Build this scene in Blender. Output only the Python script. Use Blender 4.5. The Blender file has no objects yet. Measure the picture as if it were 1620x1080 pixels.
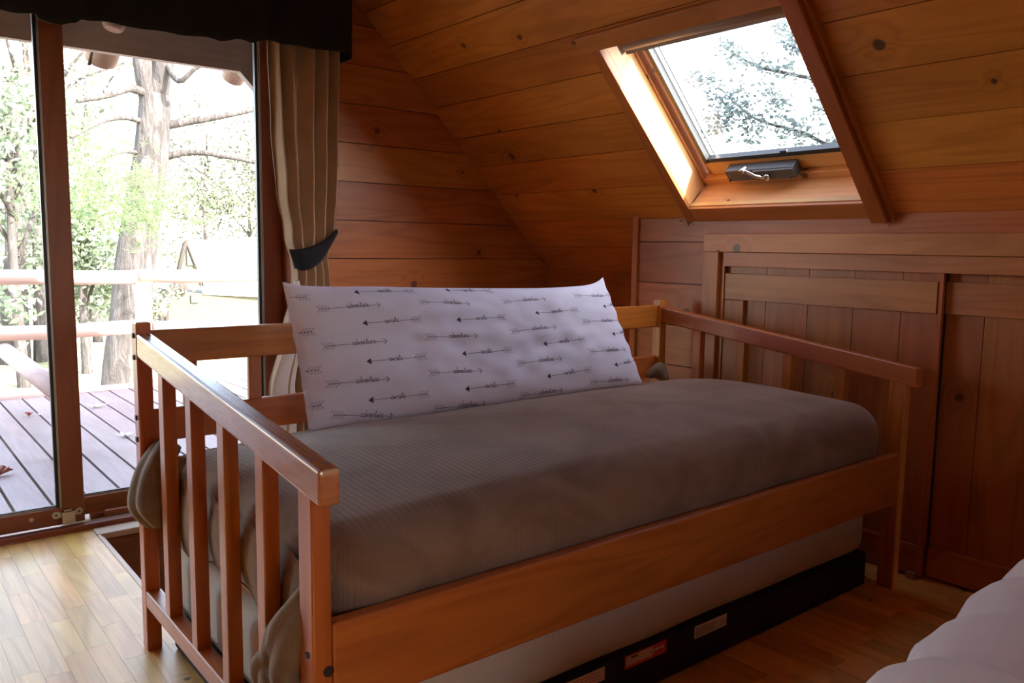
import bpy, bmesh, math, random
from mathutils import Vector, Matrix
random.seed(7)
C = bpy.context.scene.collection
V = Vector

# ---------------------------------------------------------------- camera
CAM = V((-0.5582, -2.2596, 1.0841)); YAW, PITCH, ROLL, FPX = -0.6784, -0.1147, 0.0144, 1300.06
def cam_axes():
    f = V((-math.sin(YAW)*math.cos(PITCH), math.cos(YAW)*math.cos(PITCH), math.sin(PITCH)))
    r = V((math.cos(YAW), math.sin(YAW), 0)); u = r.cross(f)
    return r*math.cos(ROLL)+u*math.sin(ROLL), -r*math.sin(ROLL)+u*math.cos(ROLL), f
CR, CU, CF = cam_axes()
cd = bpy.data.cameras.new('camera'); cam = bpy.data.objects.new('camera', cd); C.objects.link(cam)
cd.sensor_width = 36; cd.lens = FPX/1620*36; cd.clip_start = .02; cd.clip_end = 500
cam.matrix_world = Matrix(((CR.x, CU.x, -CF.x, CAM.x), (CR.y, CU.y, -CF.y, CAM.y), (CR.z, CU.z, -CF.z, CAM.z), (0, 0, 0, 1)))
bpy.context.scene.camera = cam
def at(u, v, Y=None, X=None, Z=None):          # the point of a measured sight line on a plane of the real place
    d = CF + CR*((u-810)/FPX) - CU*((v-540)/FPX)
    t = (Y-CAM.y)/d.y if Y is not None else (X-CAM.x)/d.x if X is not None else (Z-CAM.z)/d.z
    return CAM + d*t

# ---------------------------------------------------------------- light
SUNDIR = V((-.0423, .140, -.0985)).normalized()
w = bpy.data.worlds.new('world'); bpy.context.scene.world = w; w.use_nodes = True
wn = w.node_tree.nodes; wl = w.node_tree.links
sky = wn.new('ShaderNodeTexSky'); sky.sky_type = 'NISHITA'; sky.sun_disc = False
sky.sun_elevation = math.asin(-SUNDIR.z); sky.sun_rotation = math.atan2(-SUNDIR.x, -SUNDIR.y)
sky.air_density = 1.0; sky.dust_density = 1.5
bg = wn['Background']; bg.inputs[1].default_value = 0.42
hs_ = wn.new('ShaderNodeHueSaturation'); hs_.inputs['Saturation'].default_value = .66; wl.new(sky.outputs[0], hs_.inputs['Color'])
wm = wn.new('ShaderNodeMix'); wm.data_type = 'RGBA'; wm.blend_type = 'MULTIPLY'; wm.inputs[0].default_value = 1; wm.inputs[7].default_value = (1.0, 1.0, .97, 1)
wl.new(hs_.outputs[0], wm.inputs[6]); wl.new(wm.outputs[2], bg.inputs[0])
sd = bpy.data.lights.new('sun', 'SUN'); sd.energy = 6.0; sd.angle = .009; sd.color = (1, .93, .82)
so = bpy.data.objects.new('sun', sd); C.objects.link(so)
so.rotation_euler = (-SUNDIR).to_track_quat('Z', 'Y').to_euler(); so.location = (3, -6, 8)
vs = bpy.context.scene.view_settings
vs.view_transform = 'Standard'; vs.look = 'None'; vs.gamma = 1; vs.exposure = 2.35; vs.use_curve_mapping = False
cy = bpy.context.scene.cycles
cy.max_bounces = 12; cy.diffuse_bounces = 7; cy.transparent_max_bounces = 16; cy.sample_clamp_indirect = 8; cy.caustics_reflective = False; cy.caustics_refractive = False

# ---------------------------------------------------------------- materials
class NT:
    def __init__(s, name):
        s.m = bpy.data.materials.new(name); s.m.use_nodes = True
        s.t = s.m.node_tree; s.b = s.t.nodes['Principled BSDF']
    def n(s, typ, **k):
        x = s.t.nodes.new('ShaderNode'+typ)
        for a, v in k.items(): setattr(x, a, v)
        return x
    def l(s, a, b): s.t.links.new(a, b)
    def set(s, node, **k):
        for a, v in k.items():
            key = a.replace('_', ' ')
            i = node.inputs[key] if key in node.inputs else node.inputs[a]
            if hasattr(v, 'is_linked') : s.l(v, i)
            else: i.default_value = v
    def math(s, op, a, b=None, c=None, clamp=False):
        x = s.n('Math', operation=op); x.use_clamp = clamp
        for i, v in enumerate((a, b, c)):
            if v is None: continue
            if hasattr(v, 'is_linked'): s.l(v, x.inputs[i])
            else: x.inputs[i].default_value = v
        return x.outputs[0]
    def vmath(s, op, a, b):
        x = s.n('VectorMath', operation=op)
        for i, v in enumerate((a, b)):
            if hasattr(v, 'is_linked'): s.l(v, x.inputs[i])
            else: x.inputs[i].default_value = v
        return x.outputs[0]
    def mix(s, f, a, b, mode='MIX'):
        x = s.n('Mix', data_type='RGBA', blend_type=mode)
        for i, v in ((0, f), (6, a), (7, b)):
            if hasattr(v, 'is_linked'): s.l(v, x.inputs[i])
            else: x.inputs[i].default_value = v if i == 0 else (*v, 1)
        return x.outputs[2]
    def noise(s, vec, scale, detail=2, dist=0, rough=.5):
        x = s.n('TexNoise'); s.l(vec, x.inputs['Vector'])
        x.inputs['Scale'].default_value = scale; x.inputs['Detail'].default_value = detail
        x.inputs['Distortion'].default_value = dist; x.inputs['Roughness'].default_value = rough
        return x.outputs['Fac']
    def smooth(s, v, lo, hi):
        x = s.n('MapRange', interpolation_type='SMOOTHSTEP'); s.l(v, x.inputs[0])
        x.inputs[1].default_value = lo; x.inputs[2].default_value = hi
        return x.outputs[0]
    def bump(s, h, strength, dist=.002):
        x = s.n('Bump'); s.l(h, x.inputs['Height']); x.inputs['Strength'].default_value = strength; x.inputs['Distance'].default_value = dist
        s.l(x.outputs[0], s.b.inputs['Normal']); return x

def wood(name, light, dark, knots=1.0, rough=.38, ringf=46, contrast=.55, spec=.5, tint=.3, knot_scale=2.7, coat=0):
    k = NT(name)
    uv = k.n('UVMap').outputs[0]
    at_ = k.n('Attribute', attribute_name='rnd').outputs['Fac']
    comb = k.n('CombineXYZ')
    k.l(k.math('MULTIPLY', at_, 53.7), comb.inputs[0]); k.l(k.math('MULTIPLY', at_, 91.3), comb.inputs[1])
    p = k.vmath('ADD', uv, comb.outputs[0])
    fine = k.noise(k.vmath('MULTIPLY', p, (5, 130, 1)), 1, 4, 0, .6)
    med = k.noise(k.vmath('MULTIPLY', p, (.75, 7.5, 1)), 1, 2, .35)
    vo = k.n('TexVoronoi', voronoi_dimensions='2D'); k.l(p, vo.inputs['Vector']); vo.inputs['Scale'].default_value = knot_scale
    # knots are slightly irregular
    wob = k.math('MULTIPLY', k.math('SUBTRACT', k.noise(k.vmath('MULTIPLY', p, (30, 45, 1)), 1, 2), .5), .010)
    d = k.math('ADD', k.math('DIVIDE', vo.outputs['Distance'], knot_scale), wob)
    sep = k.n('SeparateColor'); k.l(vo.outputs['Color'], sep.inputs[0])
    rad = k.math('MULTIPLY_ADD', k.math('POWER', sep.outputs[0], 2), .013, .0085)
    has = k.math('GREATER_THAN', sep.outputs[1], 1-.62*knots if knots else 2)
    rel = k.math('DIVIDE', d, rad)
    knot = k.math('MULTIPLY', k.smooth(rel, 1.25, .75), has)
    halo = k.math('MULTIPLY', k.smooth(rel, 5.5, .9), has)
    ring = k.math('MULTIPLY_ADD', k.math('SINE', k.math('ADD', k.math('MULTIPLY', med, ringf), k.math('MULTIPLY', halo, 7))), .5, .5)
    ring = k.math('POWER', ring, 2.2)
    f = k.math('ADD', k.math('MULTIPLY', ring, contrast*.62), k.math('MULTIPLY', k.math('SUBTRACT', fine, .3), contrast*1.1))
    f = k.math('ADD', f, k.math('MULTIPLY', halo, .22), clamp=True)
    col = k.mix(f, light, dark)
    blot = k.noise(k.vmath('MULTIPLY', p, (1.6, 4.5, 1)), 1, 3, .5)
    val = k.math('ADD', k.math('MULTIPLY', k.math('FRACT', k.math('MULTIPLY', at_, 7.13)), tint), k.math('MULTIPLY', blot, .75))
    val = k.math('ADD', val, 1-.375-tint/2)
    hsv = k.n('HueSaturation'); k.l(col, hsv.inputs['Color']); k.l(val, hsv.inputs['Value'])
    k.l(k.math('MULTIPLY_ADD', k.math('FRACT', k.math('MULTIPLY', at_, 3.7)), .018, .491), hsv.inputs['Hue'])
    col = k.mix(k.math('MULTIPLY', knot, .86), hsv.outputs[0], (.055, .024, .013))
    k.l(col, k.b.inputs['Base Color'])
    k.l(k.math('MULTIPLY_ADD', fine, .16, rough-.06), k.b.inputs['Roughness'])
    k.b.inputs['Specular IOR Level'].default_value = spec
    if coat: k.b.inputs['Coat Weight'].default_value = coat; k.b.inputs['Coat Roughness'].default_value = .12
    k.bump(k.math('ADD', fine, k.math('MULTIPLY', knot, -.8)), .16, .0012)
    return k.m

def plain(name, col, rough=.6, metal=0, spec=.5, noise_amt=0, nscale=40, bump=0, sheen=0):
    k = NT(name); k.b.inputs['Roughness'].default_value = rough; k.b.inputs['Metallic'].default_value = metal
    k.b.inputs['Specular IOR Level'].default_value = spec
    g = k.n('TexCoord').outputs['Object']
    n = k.noise(g, nscale, 3)
    if noise_amt:
        a = tuple(c*(1-noise_amt) for c in col); b = tuple(min(1, c*(1+noise_amt)) for c in col)
        k.l(k.mix(n, a, b), k.b.inputs['Base Color'])
    else: k.b.inputs['Base Color'].default_value = (*col, 1)
    if bump: k.bump(n, bump, .002)
    if sheen: k.b.inputs['Sheen Weight'].default_value = sheen; k.b.inputs['Sheen Roughness'].default_value = .4
    return k.m

M = {}
M['wall'] = wood('pine_board', (.47, .150, .030), (.27, .066, .011), tint=.26)
M['ceil'] = wood('pine_ceiling_board', (.60, .225, .046), (.34, .094, .016), tint=.34)
M['closet'] = wood('pine_closet_board', (.43, .138, .030), (.26, .070, .013), tint=.16, knots=.8)
M['trimwood'] = wood('pine_trim', (.52, .20, .055), (.34, .108, .026), tint=.10, knots=.5)
M['bed'] = wood('bed_pine', (.47, .140, .024), (.26, .060, .009), tint=.10, knots=.12, rough=.32, spec=.5, coat=.12)
M['doorwood'] = wood('door_fir', (.25, .070, .020), (.17, .042, .012), tint=.1, knots=0, rough=.38)
def worn(m, L0=1.04):
    t = m.node_tree; b = t.nodes['Principled BSDF']; src = b.inputs['Base Color'].links[0].from_socket
    def nn(ty, **kw):
        x = t.nodes.new('ShaderNode'+ty)
        for a_, v_ in kw.items(): setattr(x, a_, v_)
        return x
    uv = nn('UVMap'); sx = nn('SeparateXYZ'); t.links.new(uv.outputs[0], sx.inputs[0])
    nzt = nn('TexNoise'); mp = nn('VectorMath', operation='MULTIPLY'); mp.inputs[1].default_value = (14, 60, 1); t.links.new(uv.outputs[0], mp.inputs[0]); t.links.new(mp.outputs[0], nzt.inputs['Vector']); nzt.inputs['Scale'].default_value = 1; nzt.inputs['Detail'].default_value = 5
    mr = nn('MapRange', interpolation_type='SMOOTHSTEP'); t.links.new(sx.outputs[1], mr.inputs[0]); mr.inputs[1].default_value = .048; mr.inputs[2].default_value = .060
    mu = nn('MapRange', interpolation_type='SMOOTHSTEP'); t.links.new(sx.outputs[0], mu.inputs[0]); mu.inputs[1].default_value = .85; mu.inputs[2].default_value = .35
    mn = nn('MapRange', interpolation_type='SMOOTHSTEP'); t.links.new(nzt.outputs['Fac'], mn.inputs[0]); mn.inputs[1].default_value = .42; mn.inputs[2].default_value = .55
    a1 = nn('Math', operation='MULTIPLY'); t.links.new(mr.outputs[0], a1.inputs[0]); t.links.new(mu.outputs[0], a1.inputs[1])
    a2 = nn('Math', operation='MULTIPLY'); t.links.new(a1.outputs[0], a2.inputs[0]); t.links.new(mn.outputs[0], a2.inputs[1])
    mx = nn('Mix', data_type='RGBA'); t.links.new(a2.outputs[0], mx.inputs[0]); t.links.new(src, mx.inputs[6]); mx.inputs[7].default_value = (.72, .56, .32, 1)
    # grey stain on the rail near its back end
    n2 = nn('TexNoise'); m2_ = nn('VectorMath', operation='MULTIPLY'); m2_.inputs[1].default_value = (9, 22, 1); t.links.new(uv.outputs[0], m2_.inputs[0]); t.links.new(m2_.outputs[0], n2.inputs['Vector']); n2.inputs['Scale'].default_value = 1; n2.inputs['Detail'].default_value = 4
    mk = nn('MapRange', interpolation_type='SMOOTHSTEP'); t.links.new(n2.outputs['Fac'], mk.inputs[0]); mk.inputs[1].default_value = .52; mk.inputs[2].default_value = .64
    a3 = nn('Math', operation='MULTIPLY'); t.links.new(mk.outputs[0], a3.inputs[0]); t.links.new(mu.outputs[0], a3.inputs[1])
    a4 = nn('Math', operation='MULTIPLY'); t.links.new(a3.outputs[0], a4.inputs[0]); a4.inputs[1].default_value = .6
    mz = nn('Mix', data_type='RGBA'); t.links.new(a4.outputs[0], mz.inputs[0]); t.links.new(mx.outputs[2], mz.inputs[6]); mz.inputs[7].default_value = (.13, .08, .04, 1)
    t.links.new(mz.outputs[2], b.inputs['Base Color']); return m
M['bedworn'] = worn(wood('bed_pine_worn', (.44, .16, .045), (.27, .08, .02), tint=.05, knots=.2, rough=.26, spec=.5, coat=.4))
M['sill'] = wood('sill_wood', (.46, .24, .12), (.34, .15, .07), tint=.1, knots=0, rough=.4)
M['nosing'] = wood('nosing_wood', (.66, .46, .28), (.52, .33, .18), tint=.08, knots=0, rough=.4)
M['lining'] = wood('skylight_lining_pine', (.62, .34, .13), (.50, .24, .085), tint=.1, knots=.8, rough=.4)
M['floor'] = wood('birch_parquet', (.84, .50, .12), (.62, .31, .065), tint=.20, knots=.12, rough=.42, contrast=.75, knot_scale=3.5, spec=.5, coat=.12)
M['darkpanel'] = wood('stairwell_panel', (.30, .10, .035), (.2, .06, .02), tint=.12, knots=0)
M['deck'] = wood('deck_board', (.27, .185, .185), (.19, .125, .12), tint=.12, knots=0, rough=.5)
M['rail'] = wood('weathered_rail', (.62, .45, .38), (.46, .30, .24), tint=.15, knots=.2, rough=.7)
M['log'] = wood('log_wood', (.46, .30, .22), (.33, .21, .15), tint=.2, knots=.4, rough=.7)
M['eave'] = wood('stained_eave_board', (.50, .45, .41), (.38, .34, .30), tint=.1, knots=0, rough=.75)
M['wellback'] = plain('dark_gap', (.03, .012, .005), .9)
M['shingle'] = plain('roof_shingle', (.12, .11, .10), .9, noise_amt=.3, nscale=30, bump=.4)
M['black_metal'] = plain('black_seal', (.02, .022, .024), .45)
M['operator'] = plain('bronze_operator', (.07, .07, .075), .38, spec=.5)
M['chrome'] = plain('crank_metal', (.55, .56, .58), .22, metal=1)
M['latch'] = plain('zinc_latch', (.45, .42, .40), .32, metal=1)
M['aluminium'] = plain('aluminium_strip', (.45, .45, .44), .4, metal=.6)
M['blind'] = plain('grey_blind', (.36, .30, .28), .5)
M['glue'] = plain('dried_glue', (.45, .27, .12), .6, noise_amt=.3)
M['valance'] = plain('navy_cloth', (.006, .007, .011), .9, noise_amt=.3, nscale=60, sheen=.1)
M['plug'] = plain('dark_plug', (.02, .012, .01), .5)
M['ticking'] = plain('cream_ticking', (.52, .44, .36), .85, noise_amt=.06, nscale=15, bump=.1)
M['blackbase'] = plain('black_base_fabric', (.012, .010, .012), .85)
M['paper'] = plain('label_paper', (.62, .56, .48), .7, noise_amt=.05)
M['redlabel'] = plain('red_label', (.62, .05, .035), .6)
M['ink'] = plain('label_ink', (.05, .04, .04), .7)
M['stucco'] = plain('cream_siding', (.085, .080, .052), .9)
M['roofmetal'] = plain('pale_metal_roof', (.45, .45, .45), .5)
M['darkroof'] = plain('brown_shingle', (.035, .027, .022), .9)
M['windowdark'] = plain('dark_window', (.04, .05, .05), .2)

def cloth(name, col, col2, rough=.9, rib=0, sheen=.3, nscale=9, amt=1.0, uvbased=True, bstr=.3):
    k = NT(name)
    g = k.n('UVMap').outputs[0] if uvbased else k.n('TexCoord').outputs['Object']
    n = k.noise(g, nscale, 4, .6)
    k.l(k.mix(k.smooth(n, .32, .68), col, col2), k.b.inputs['Base Color'])
    k.b.inputs['Roughness'].default_value = rough
    k.b.inputs['Specular IOR Level'].default_value = .15
    k.b.inputs['Sheen Weight'].default_value = sheen; k.b.inputs['Sheen Roughness'].default_value = .35
    h = k.noise(g, 260, 2)
    if rib:
        sx = k.n('SeparateXYZ'); k.l(g, sx.inputs[0])
        wob = k.math('MULTIPLY', k.noise(g, 3, 2), 9.0)
        r1 = k.math('SINE', k.math('ADD', k.math('MULTIPLY', sx.outputs[0], rib), wob))
        r2 = k.math('SINE', k.math('MULTIPLY', sx.outputs[1], rib*.27))
        h = k.math('ADD', k.math('MULTIPLY', r1, .55), k.math('ADD', k.math('MULTIPLY', h, .5), k.math('MULTIPLY', r2, .12)))
    k.bump(h, bstr, .003)
    return k.m
M['blanket'] = cloth('taupe_fleece', (.19, .110, .068), (.265, .165, .108), rib=420, sheen=.35, nscale=5, bstr=.16)
M['blanketwad'] = cloth('taupe_fleece_bunched', (.17, .105, .062), (.22, .145, .09), sheen=.35, nscale=8, uvbased=False)
M['pillow'] = cloth('white_pillow_cotton', (.74, .71, .82), (.80, .77, .88), sheen=.05, nscale=3, bstr=.08)
M['print'] = plain('grey_print', (.06, .06, .085), .9)
M['curtain'] = cloth('beige_curtain', (.42, .29, .185), (.48, .34, .225), sheen=.15, nscale=5, bstr=.1)
M['lining_cloth'] = cloth('pale_curtain_lining', (.62, .58, .56), (.70, .66, .64), sheen=.05, nscale=5, bstr=.05)
M['comforter'] = cloth('pale_pink_comforter', (.70, .57, .54), (.76, .64, .60), sheen=.1, nscale=6, uvbased=False, bstr=.1)

def glass(name, tint=(.97, .98, 1), refl=1.0):
    k = NT(name); t = k.t; t.nodes.remove(k.b)
    o = t.nodes['Material Output']; tr = k.n('BsdfTransparent'); gl = k.n('BsdfGlossy'); mx = k.n('MixShader'); fr = k.n('Fresnel')
    tr.inputs[0].default_value = (*tint, 1); gl.inputs['Roughness'].default_value = .02; fr.inputs[0].default_value = 1.45
    bf = k.n('NewGeometry').outputs['Backfacing']
    k.l(k.math('MULTIPLY', fr.outputs[0], k.math('SUBTRACT', 1, bf)), mx.inputs[0]); k.l(tr.outputs[0], mx.inputs[1]); k.l(gl.outputs[0], mx.inputs[2])
    k.l(mx.outputs[0], o.inputs[0]); return k.m
M['glass'] = glass('pane_glass')

def leafmat(name, a, b, trans=.5):
    k = NT(name)
    r = k.n('Attribute', attribute_name='rnd').outputs['Fac']
    k.l(k.mix(r, a, b), k.b.inputs['Base Color']); k.b.inputs['Roughness'].default_value = .6
    t = k.n('BsdfTranslucent'); k.l(k.mix(r, a, b), t.inputs[0]); mx = k.n('MixShader'); mx.inputs[0].default_value = trans
    k.l(k.b.outputs[0], mx.inputs[1]); k.l(t.outputs[0], mx.inputs[2]); k.l(mx.outputs[0], k.t.nodes['Material Output'].inputs[0])
    return k.m
M['needle'] = leafmat('pine_needles', (.06, .12, .035), (.26, .33, .15))
M['leafgreen'] = leafmat('green_leaves', (.085, .12, .065), (.34, .38, .27))
M['leafyellow'] = leafmat('autumn_leaves', (.20, .18, .11), (.50, .48, .36))
M['leafred'] = leafmat('dry_maple_leaf', (.22, .06, .05), (.4, .12, .08), .2)
M['leafpale'] = leafmat('pale_dry_leaf', (.75, .75, .7), (.85, .85, .8), .3)
M['leaffar'] = leafmat('distant_leaves', (.07, .075, .045), (.30, .30, .19), .4)
M['leafsky'] = leafmat('overhead_leaves', (.07, .09, .09), (.18, .21, .19), .3)
def barkmat():
    k = NT('pine_bark'); g = k.n('TexCoord').outputs['Object']
    n = k.noise(k.vmath('MULTIPLY', g, (11, 11, 2.2)), 1, 5, 1.2, .65)
    k.l(k.mix(k.smooth(n, .30, .72), (.035, .029, .027), (.105, .09, .082)), k.b.inputs['Base Color']); k.b.inputs['Roughness'].default_value = .95
    k.bump(n, 1, .06); return k.m
M['bark'] = barkmat()
def groundmat():
    k = NT('leaf_litter_lawn'); g = k.n('TexCoord').outputs['Object']
    n = k.noise(g, .55, 4, .8); n2 = k.noise(g, 5.5, 5, .5, .7)
    a = k.mix(k.smooth(n, .42, .60), (.50, .43, .27), (.14, .19, .07))
    k.l(k.mix(k.smooth(n2, .40, .62), a, (.20, .14, .075)), k.b.inputs['Base Color']); k.b.inputs['Roughness'].default_value = .95
    return k.m
M['ground'] = groundmat()

# ---------------------------------------------------------------- mesh builder
class MB:
    def __init__(s): s.v = []; s.f = []; s.uv = []; s.r = []; s.mi = []; s.sm = []
    def face(s, pts, uvs, r=0., mi=0, smooth=False):
        b = len(s.v); s.v += [tuple(p) for p in pts]; s.f.append(tuple(range(b, b+len(pts)))); s.uv += [tuple(u) for u in uvs]; s.r.append(r); s.mi.append(mi); s.sm.append(smooth)
    def obox(s, o, a, b, c, r=None, mi=0, shear=None):
        """box from corner o with edge vectors a (grain), b, c"""
        o, a, b, c = V(o), V(a), V(b), V(c); r = random.random() if r is None else r
        if a.cross(b).dot(c) < 0: o = o+c; c = -c
        la, lb, lc = a.length, b.length, c.length
        q = [o, o+a, o+a+b, o+b, o+c, o+a+c, o+a+b+c, o+b+c]
        base = len(s.v); s.v += [tuple(x) for x in q]
        F = [((0, 3, 2, 1), ((0, 0), (0, lb), (la, lb), (la, 0))), ((4, 5, 6, 7), ((0, 0), (la, 0), (la, lb), (0, lb))),
             ((0, 1, 5, 4), ((0, 0), (la, 0), (la, lc), (0, lc))), ((3, 7, 6, 2), ((0, 0), (0, lc), (la, lc), (la, 0))),
             ((0, 4, 7, 3), ((0, 0), (lc*.2, 0), (lc*.2, lb), (0, lb))), ((1, 2, 6, 5), ((0, 0), (0, lb), (lc*.2, lb), (lc*.2, 0)))]
        for idx, u in F:
            s.f.append(tuple(base+i for i in idx)); s.uv += list(u); s.r.append(r); s.mi.append(mi); s.sm.append(False)
        return s
    def box(s, lo, hi, grain=0, r=None, mi=0):
        lo, hi = V(lo), V(hi); d = hi-lo; e = [V((d.x, 0, 0)), V((0, d.y, 0)), V((0, 0, d.z))]
        o = [e[grain]]+[e[i] for i in range(3) if i != grain]
        return s.obox(lo, *o, r=r, mi=mi)
    def tube(s, pts, rad, n=10, r=None, mi=0, cap=True, flat=1.0):
        pts = [V(p) for p in pts]; r = random.random() if r is None else r
        rad = rad if isinstance(rad, (list, tuple)) else [rad]*len(pts)
        rings = []; up = None; L = 0; Ls = []
        for i, p in enumerate(pts):
            t = (pts[min(i+1, len(pts)-1)]-pts[max(i-1, 0)]).normalized()
            if up is None: up = t.orthogonal().normalized()
            up = (up-t*up.dot(t)).normalized(); sd_ = t.cross(up)
            b = len(s.v)
            s.v += [tuple(p+(up*math.cos(2*math.pi*k/n)*flat+sd_*math.sin(2*math.pi*k/n))*rad[i]) for k in range(n)]
            if i: L += (p-pts[i-1]).length
            rings.append(b); Ls.append(L)
        for i in range(len(pts)-1):
            for k in range(n):
                k2 = (k+1) % n; a, b = rings[i], rings[i+1]; c = 2*math.pi*rad[i]/n
                s.f.append((a+k, a+k2, b+k2, b+k)); s.uv += [(Ls[i], k*c), (Ls[i], (k+1)*c), (Ls[i+1], (k+1)*c), (Ls[i+1], k*c)]
                s.r.append(r); s.mi.append(mi); s.sm.append(True)
        if cap:
            for b, rev in ((rings[0], True), (rings[-1], False)):
                idx = list(range(b, b+n)); idx = idx[::-1] if rev else idx
                s.f.append(tuple(idx)); s.uv += [(0.02*math.cos(k), 0.02*math.sin(k)) for k in range(n)]; s.r.append(r); s.mi.append(mi); s.sm.append(False)
        return s
    def prism(s, poly, ext, r=None, mi=0):
        """poly: list of 3D points (planar), extruded by ext"""
        poly = [V(p) for p in poly]; ext = V(ext); r = random.random() if r is None else r
        e0 = (poly[1]-poly[0]).normalized(); n = e0.cross(poly[2]-poly[1]).normalized(); e1 = n.cross(e0)
        U = lambda p: ((p-poly[0]).dot(e0), (p-poly[0]).dot(e1))
        if n.dot(ext) > 0: poly = poly[::-1]
        s.face(poly, [U(p) for p in poly], r, mi); top = [p+ext for p in poly][::-1]; s.face(top, [U(p) for p in top], r, mi)
        for i in range(len(poly)):
            a, b = poly[i], poly[(i+1) % len(poly)]; l = (b-a).length
            s.face([b, a, a+ext, b+ext], [(l, 0), (0, 0), (0, ext.length), (l, ext.length)], r, mi)
        return s
    def grid(s, P, nu, nv, mi=0, uv=None, r=0., smooth=True, flip=False):
        b = len(s.v); Q = [[V(P(i/nu, j/nv)) for j in range(nv+1)] for i in range(nu+1)]
        for row in Q: s.v += [tuple(p) for p in row]
        for i in range(nu):
            for j in range(nv):
                ij = [(i, j), (i+1, j), (i+1, j+1), (i, j+1)]
                if flip: ij = ij[::-1]
                s.f.append(tuple(b+a*(nv+1)+c for a, c in ij))
                s.uv += [(uv(a/nu, c/nv) if uv else (a/nu, c/nv)) for a, c in ij]; s.r.append(r); s.mi.append(mi); s.sm.append(smooth)
        return s
    def build(s, name, mats, parent=None, bevel=0, weld=0, seg=2, loc=None, **tags):
        me = bpy.data.meshes.new(name)
        loc = V(loc) if loc is not None else (V(parent['_o']) if parent is not None and '_o' in parent else V((0, 0, 0)))
        me.from_pydata([tuple(V(p)-loc) for p in s.v], [], s.f)
        u = me.uv_layers.new(name='UVMap'); u.data.foreach_set('uv', [c for t in s.uv for c in t])
        a = me.attributes.new('rnd', 'FLOAT', 'FACE'); a.data.foreach_set('value', s.r)
        me.polygons.foreach_set('material_index', s.mi); me.polygons.foreach_set('use_smooth', s.sm)
        for m in (mats if isinstance(mats, (list, tuple)) else [mats]): me.materials.append(m)
        if weld:
            bm = bmesh.new(); bm.from_mesh(me); bmesh.ops.remove_doubles(bm, verts=bm.verts, dist=weld); bmesh.ops.recalc_face_normals(bm, faces=bm.faces); bm.to_mesh(me); bm.free()
        me.update()
        o = bpy.data.objects.new(name, me); C.objects.link(o)
        if parent is not None: o.parent = parent
        if parent is None: o.location = loc
        if bevel:
            b = o.modifiers.new('bevel', 'BEVEL'); b.width = bevel; b.segments = seg; b.limit_method = 'ANGLE'; b.angle_limit = .7
        for k_, v_ in tags.items(): o[k_] = v_
        o['_o'] = tuple(loc)
        return o

def thing(name, label, cat, loc=(0, 0, 0), group=None, kind=None):
    o = bpy.data.objects.new(name, None); C.objects.link(o); o.location = loc; o.empty_display_size = .1
    o['_o'] = tuple(loc)
    if label: o['label'] = label
    if cat: o['category'] = cat
    if group: o['group'] = group
    if kind: o['kind'] = kind
    return o
def tag(o, label, cat, group=None, kind=None):
    o['label'] = label; o['category'] = cat
    if group: o['group'] = group
    if kind: o['kind'] = kind
    return o
def rslab(mb, lo, hi, r, n, disp=None, mi=0, uvs=1.0, rz=None):
    """rounded slab; n=(nx,ny,nz) cells; disp(p,normal)->p; uv from world position"""
    lo, hi = V(lo), V(hi); rz = r if rz is None else rz
    R = V((r, r, rz))
    def pt(p):
        ilo = lo+R; ihi = hi-R
        c = V((min(max(p.x, ilo.x), ihi.x), min(max(p.y, ilo.y), ihi.y), min(max(p.z, ilo.z), ihi.z)))
        d = p-c; dn = V((d.x/r, d.y/r, d.z/rz))
        if dn.length > 1e-6: dn = dn.normalized()
        q = c+V((dn.x*r, dn.y*r, dn.z*rz)); return disp(q, dn) if disp else q
    def lerp3(a, b, t): return a+(b-a)*t
    def smo(t, N, L, rr):                       # more rows near the edges
        k = rr*1.0/L; m = .22
        if t < m: return k*(t/m)
        if t > 1-m: return 1-k*((1-t)/m)
        return k+(1-2*k)*(t-m)/(1-2*m)
    nx, ny, nz = n; D = hi-lo
    fx = lambda t: lo.x+D.x*smo(t, nx, D.x, r); fy = lambda t: lo.y+D.y*smo(t, ny, D.y, r); fz = lambda t: lo.z+D.z*smo(t, nz, D.z, rz)
    for z, fl in ((hi.z, False), (lo.z, True)):
        mb.grid(lambda a, b: pt(V((fx(a), fy(b), z))), nx, ny, mi, lambda a, b: (fx(a)*uvs, fy(b)*uvs), flip=fl)
    for y, fl in ((lo.y, False), (hi.y, True)):
        off = -(hi.z) if y == lo.y else hi.z
        mb.grid(lambda a, b: pt(V((fx(a), y, fz(b)))), nx, nz, mi, lambda a, b: (fx(a)*uvs, (y+(fz(b)-hi.z)*(1 if y == lo.y else -1))*uvs), flip=fl)
    for x, fl in ((lo.x, True), (hi.x, False)):
        mb.grid(lambda a, b: pt(V((x, fy(a), fz(b)))), ny, nz, mi, lambda a, b: ((x+(fz(b)-hi.z)*(1 if x == lo.x else -1))*uvs, fy(a)*uvs), flip=fl)
    return mb
from mathutils import noise as NZ
def nz(p, s, seed=0): return NZ.noise(V(p)*s+V((seed*13.1, seed*7.7, seed*3.3)))

# ---------------------------------------------------------------- the room
YD = 1.10; XC = 2.155; XK = 2.39; YB = -3.7; RX = -.30      # door wall, closet wall, knee wall, back wall, ridge
SL = 1.025; KS = math.hypot(1, SL)
zs = lambda x: 3.42-SL*x if x >= RX else 3.42-SL*(2*RX-x)
S_DIR = V((-1, 0, SL))/KS; N_OUT = V((SL, 0, 1))/KS
def sp(s, y, d=0): return V((2.165, y, 3.42-SL*2.165))+S_DIR*s+N_OUT*d       # point on the right slope
XKL = 2*RX-XK
GAP = .0035
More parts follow.
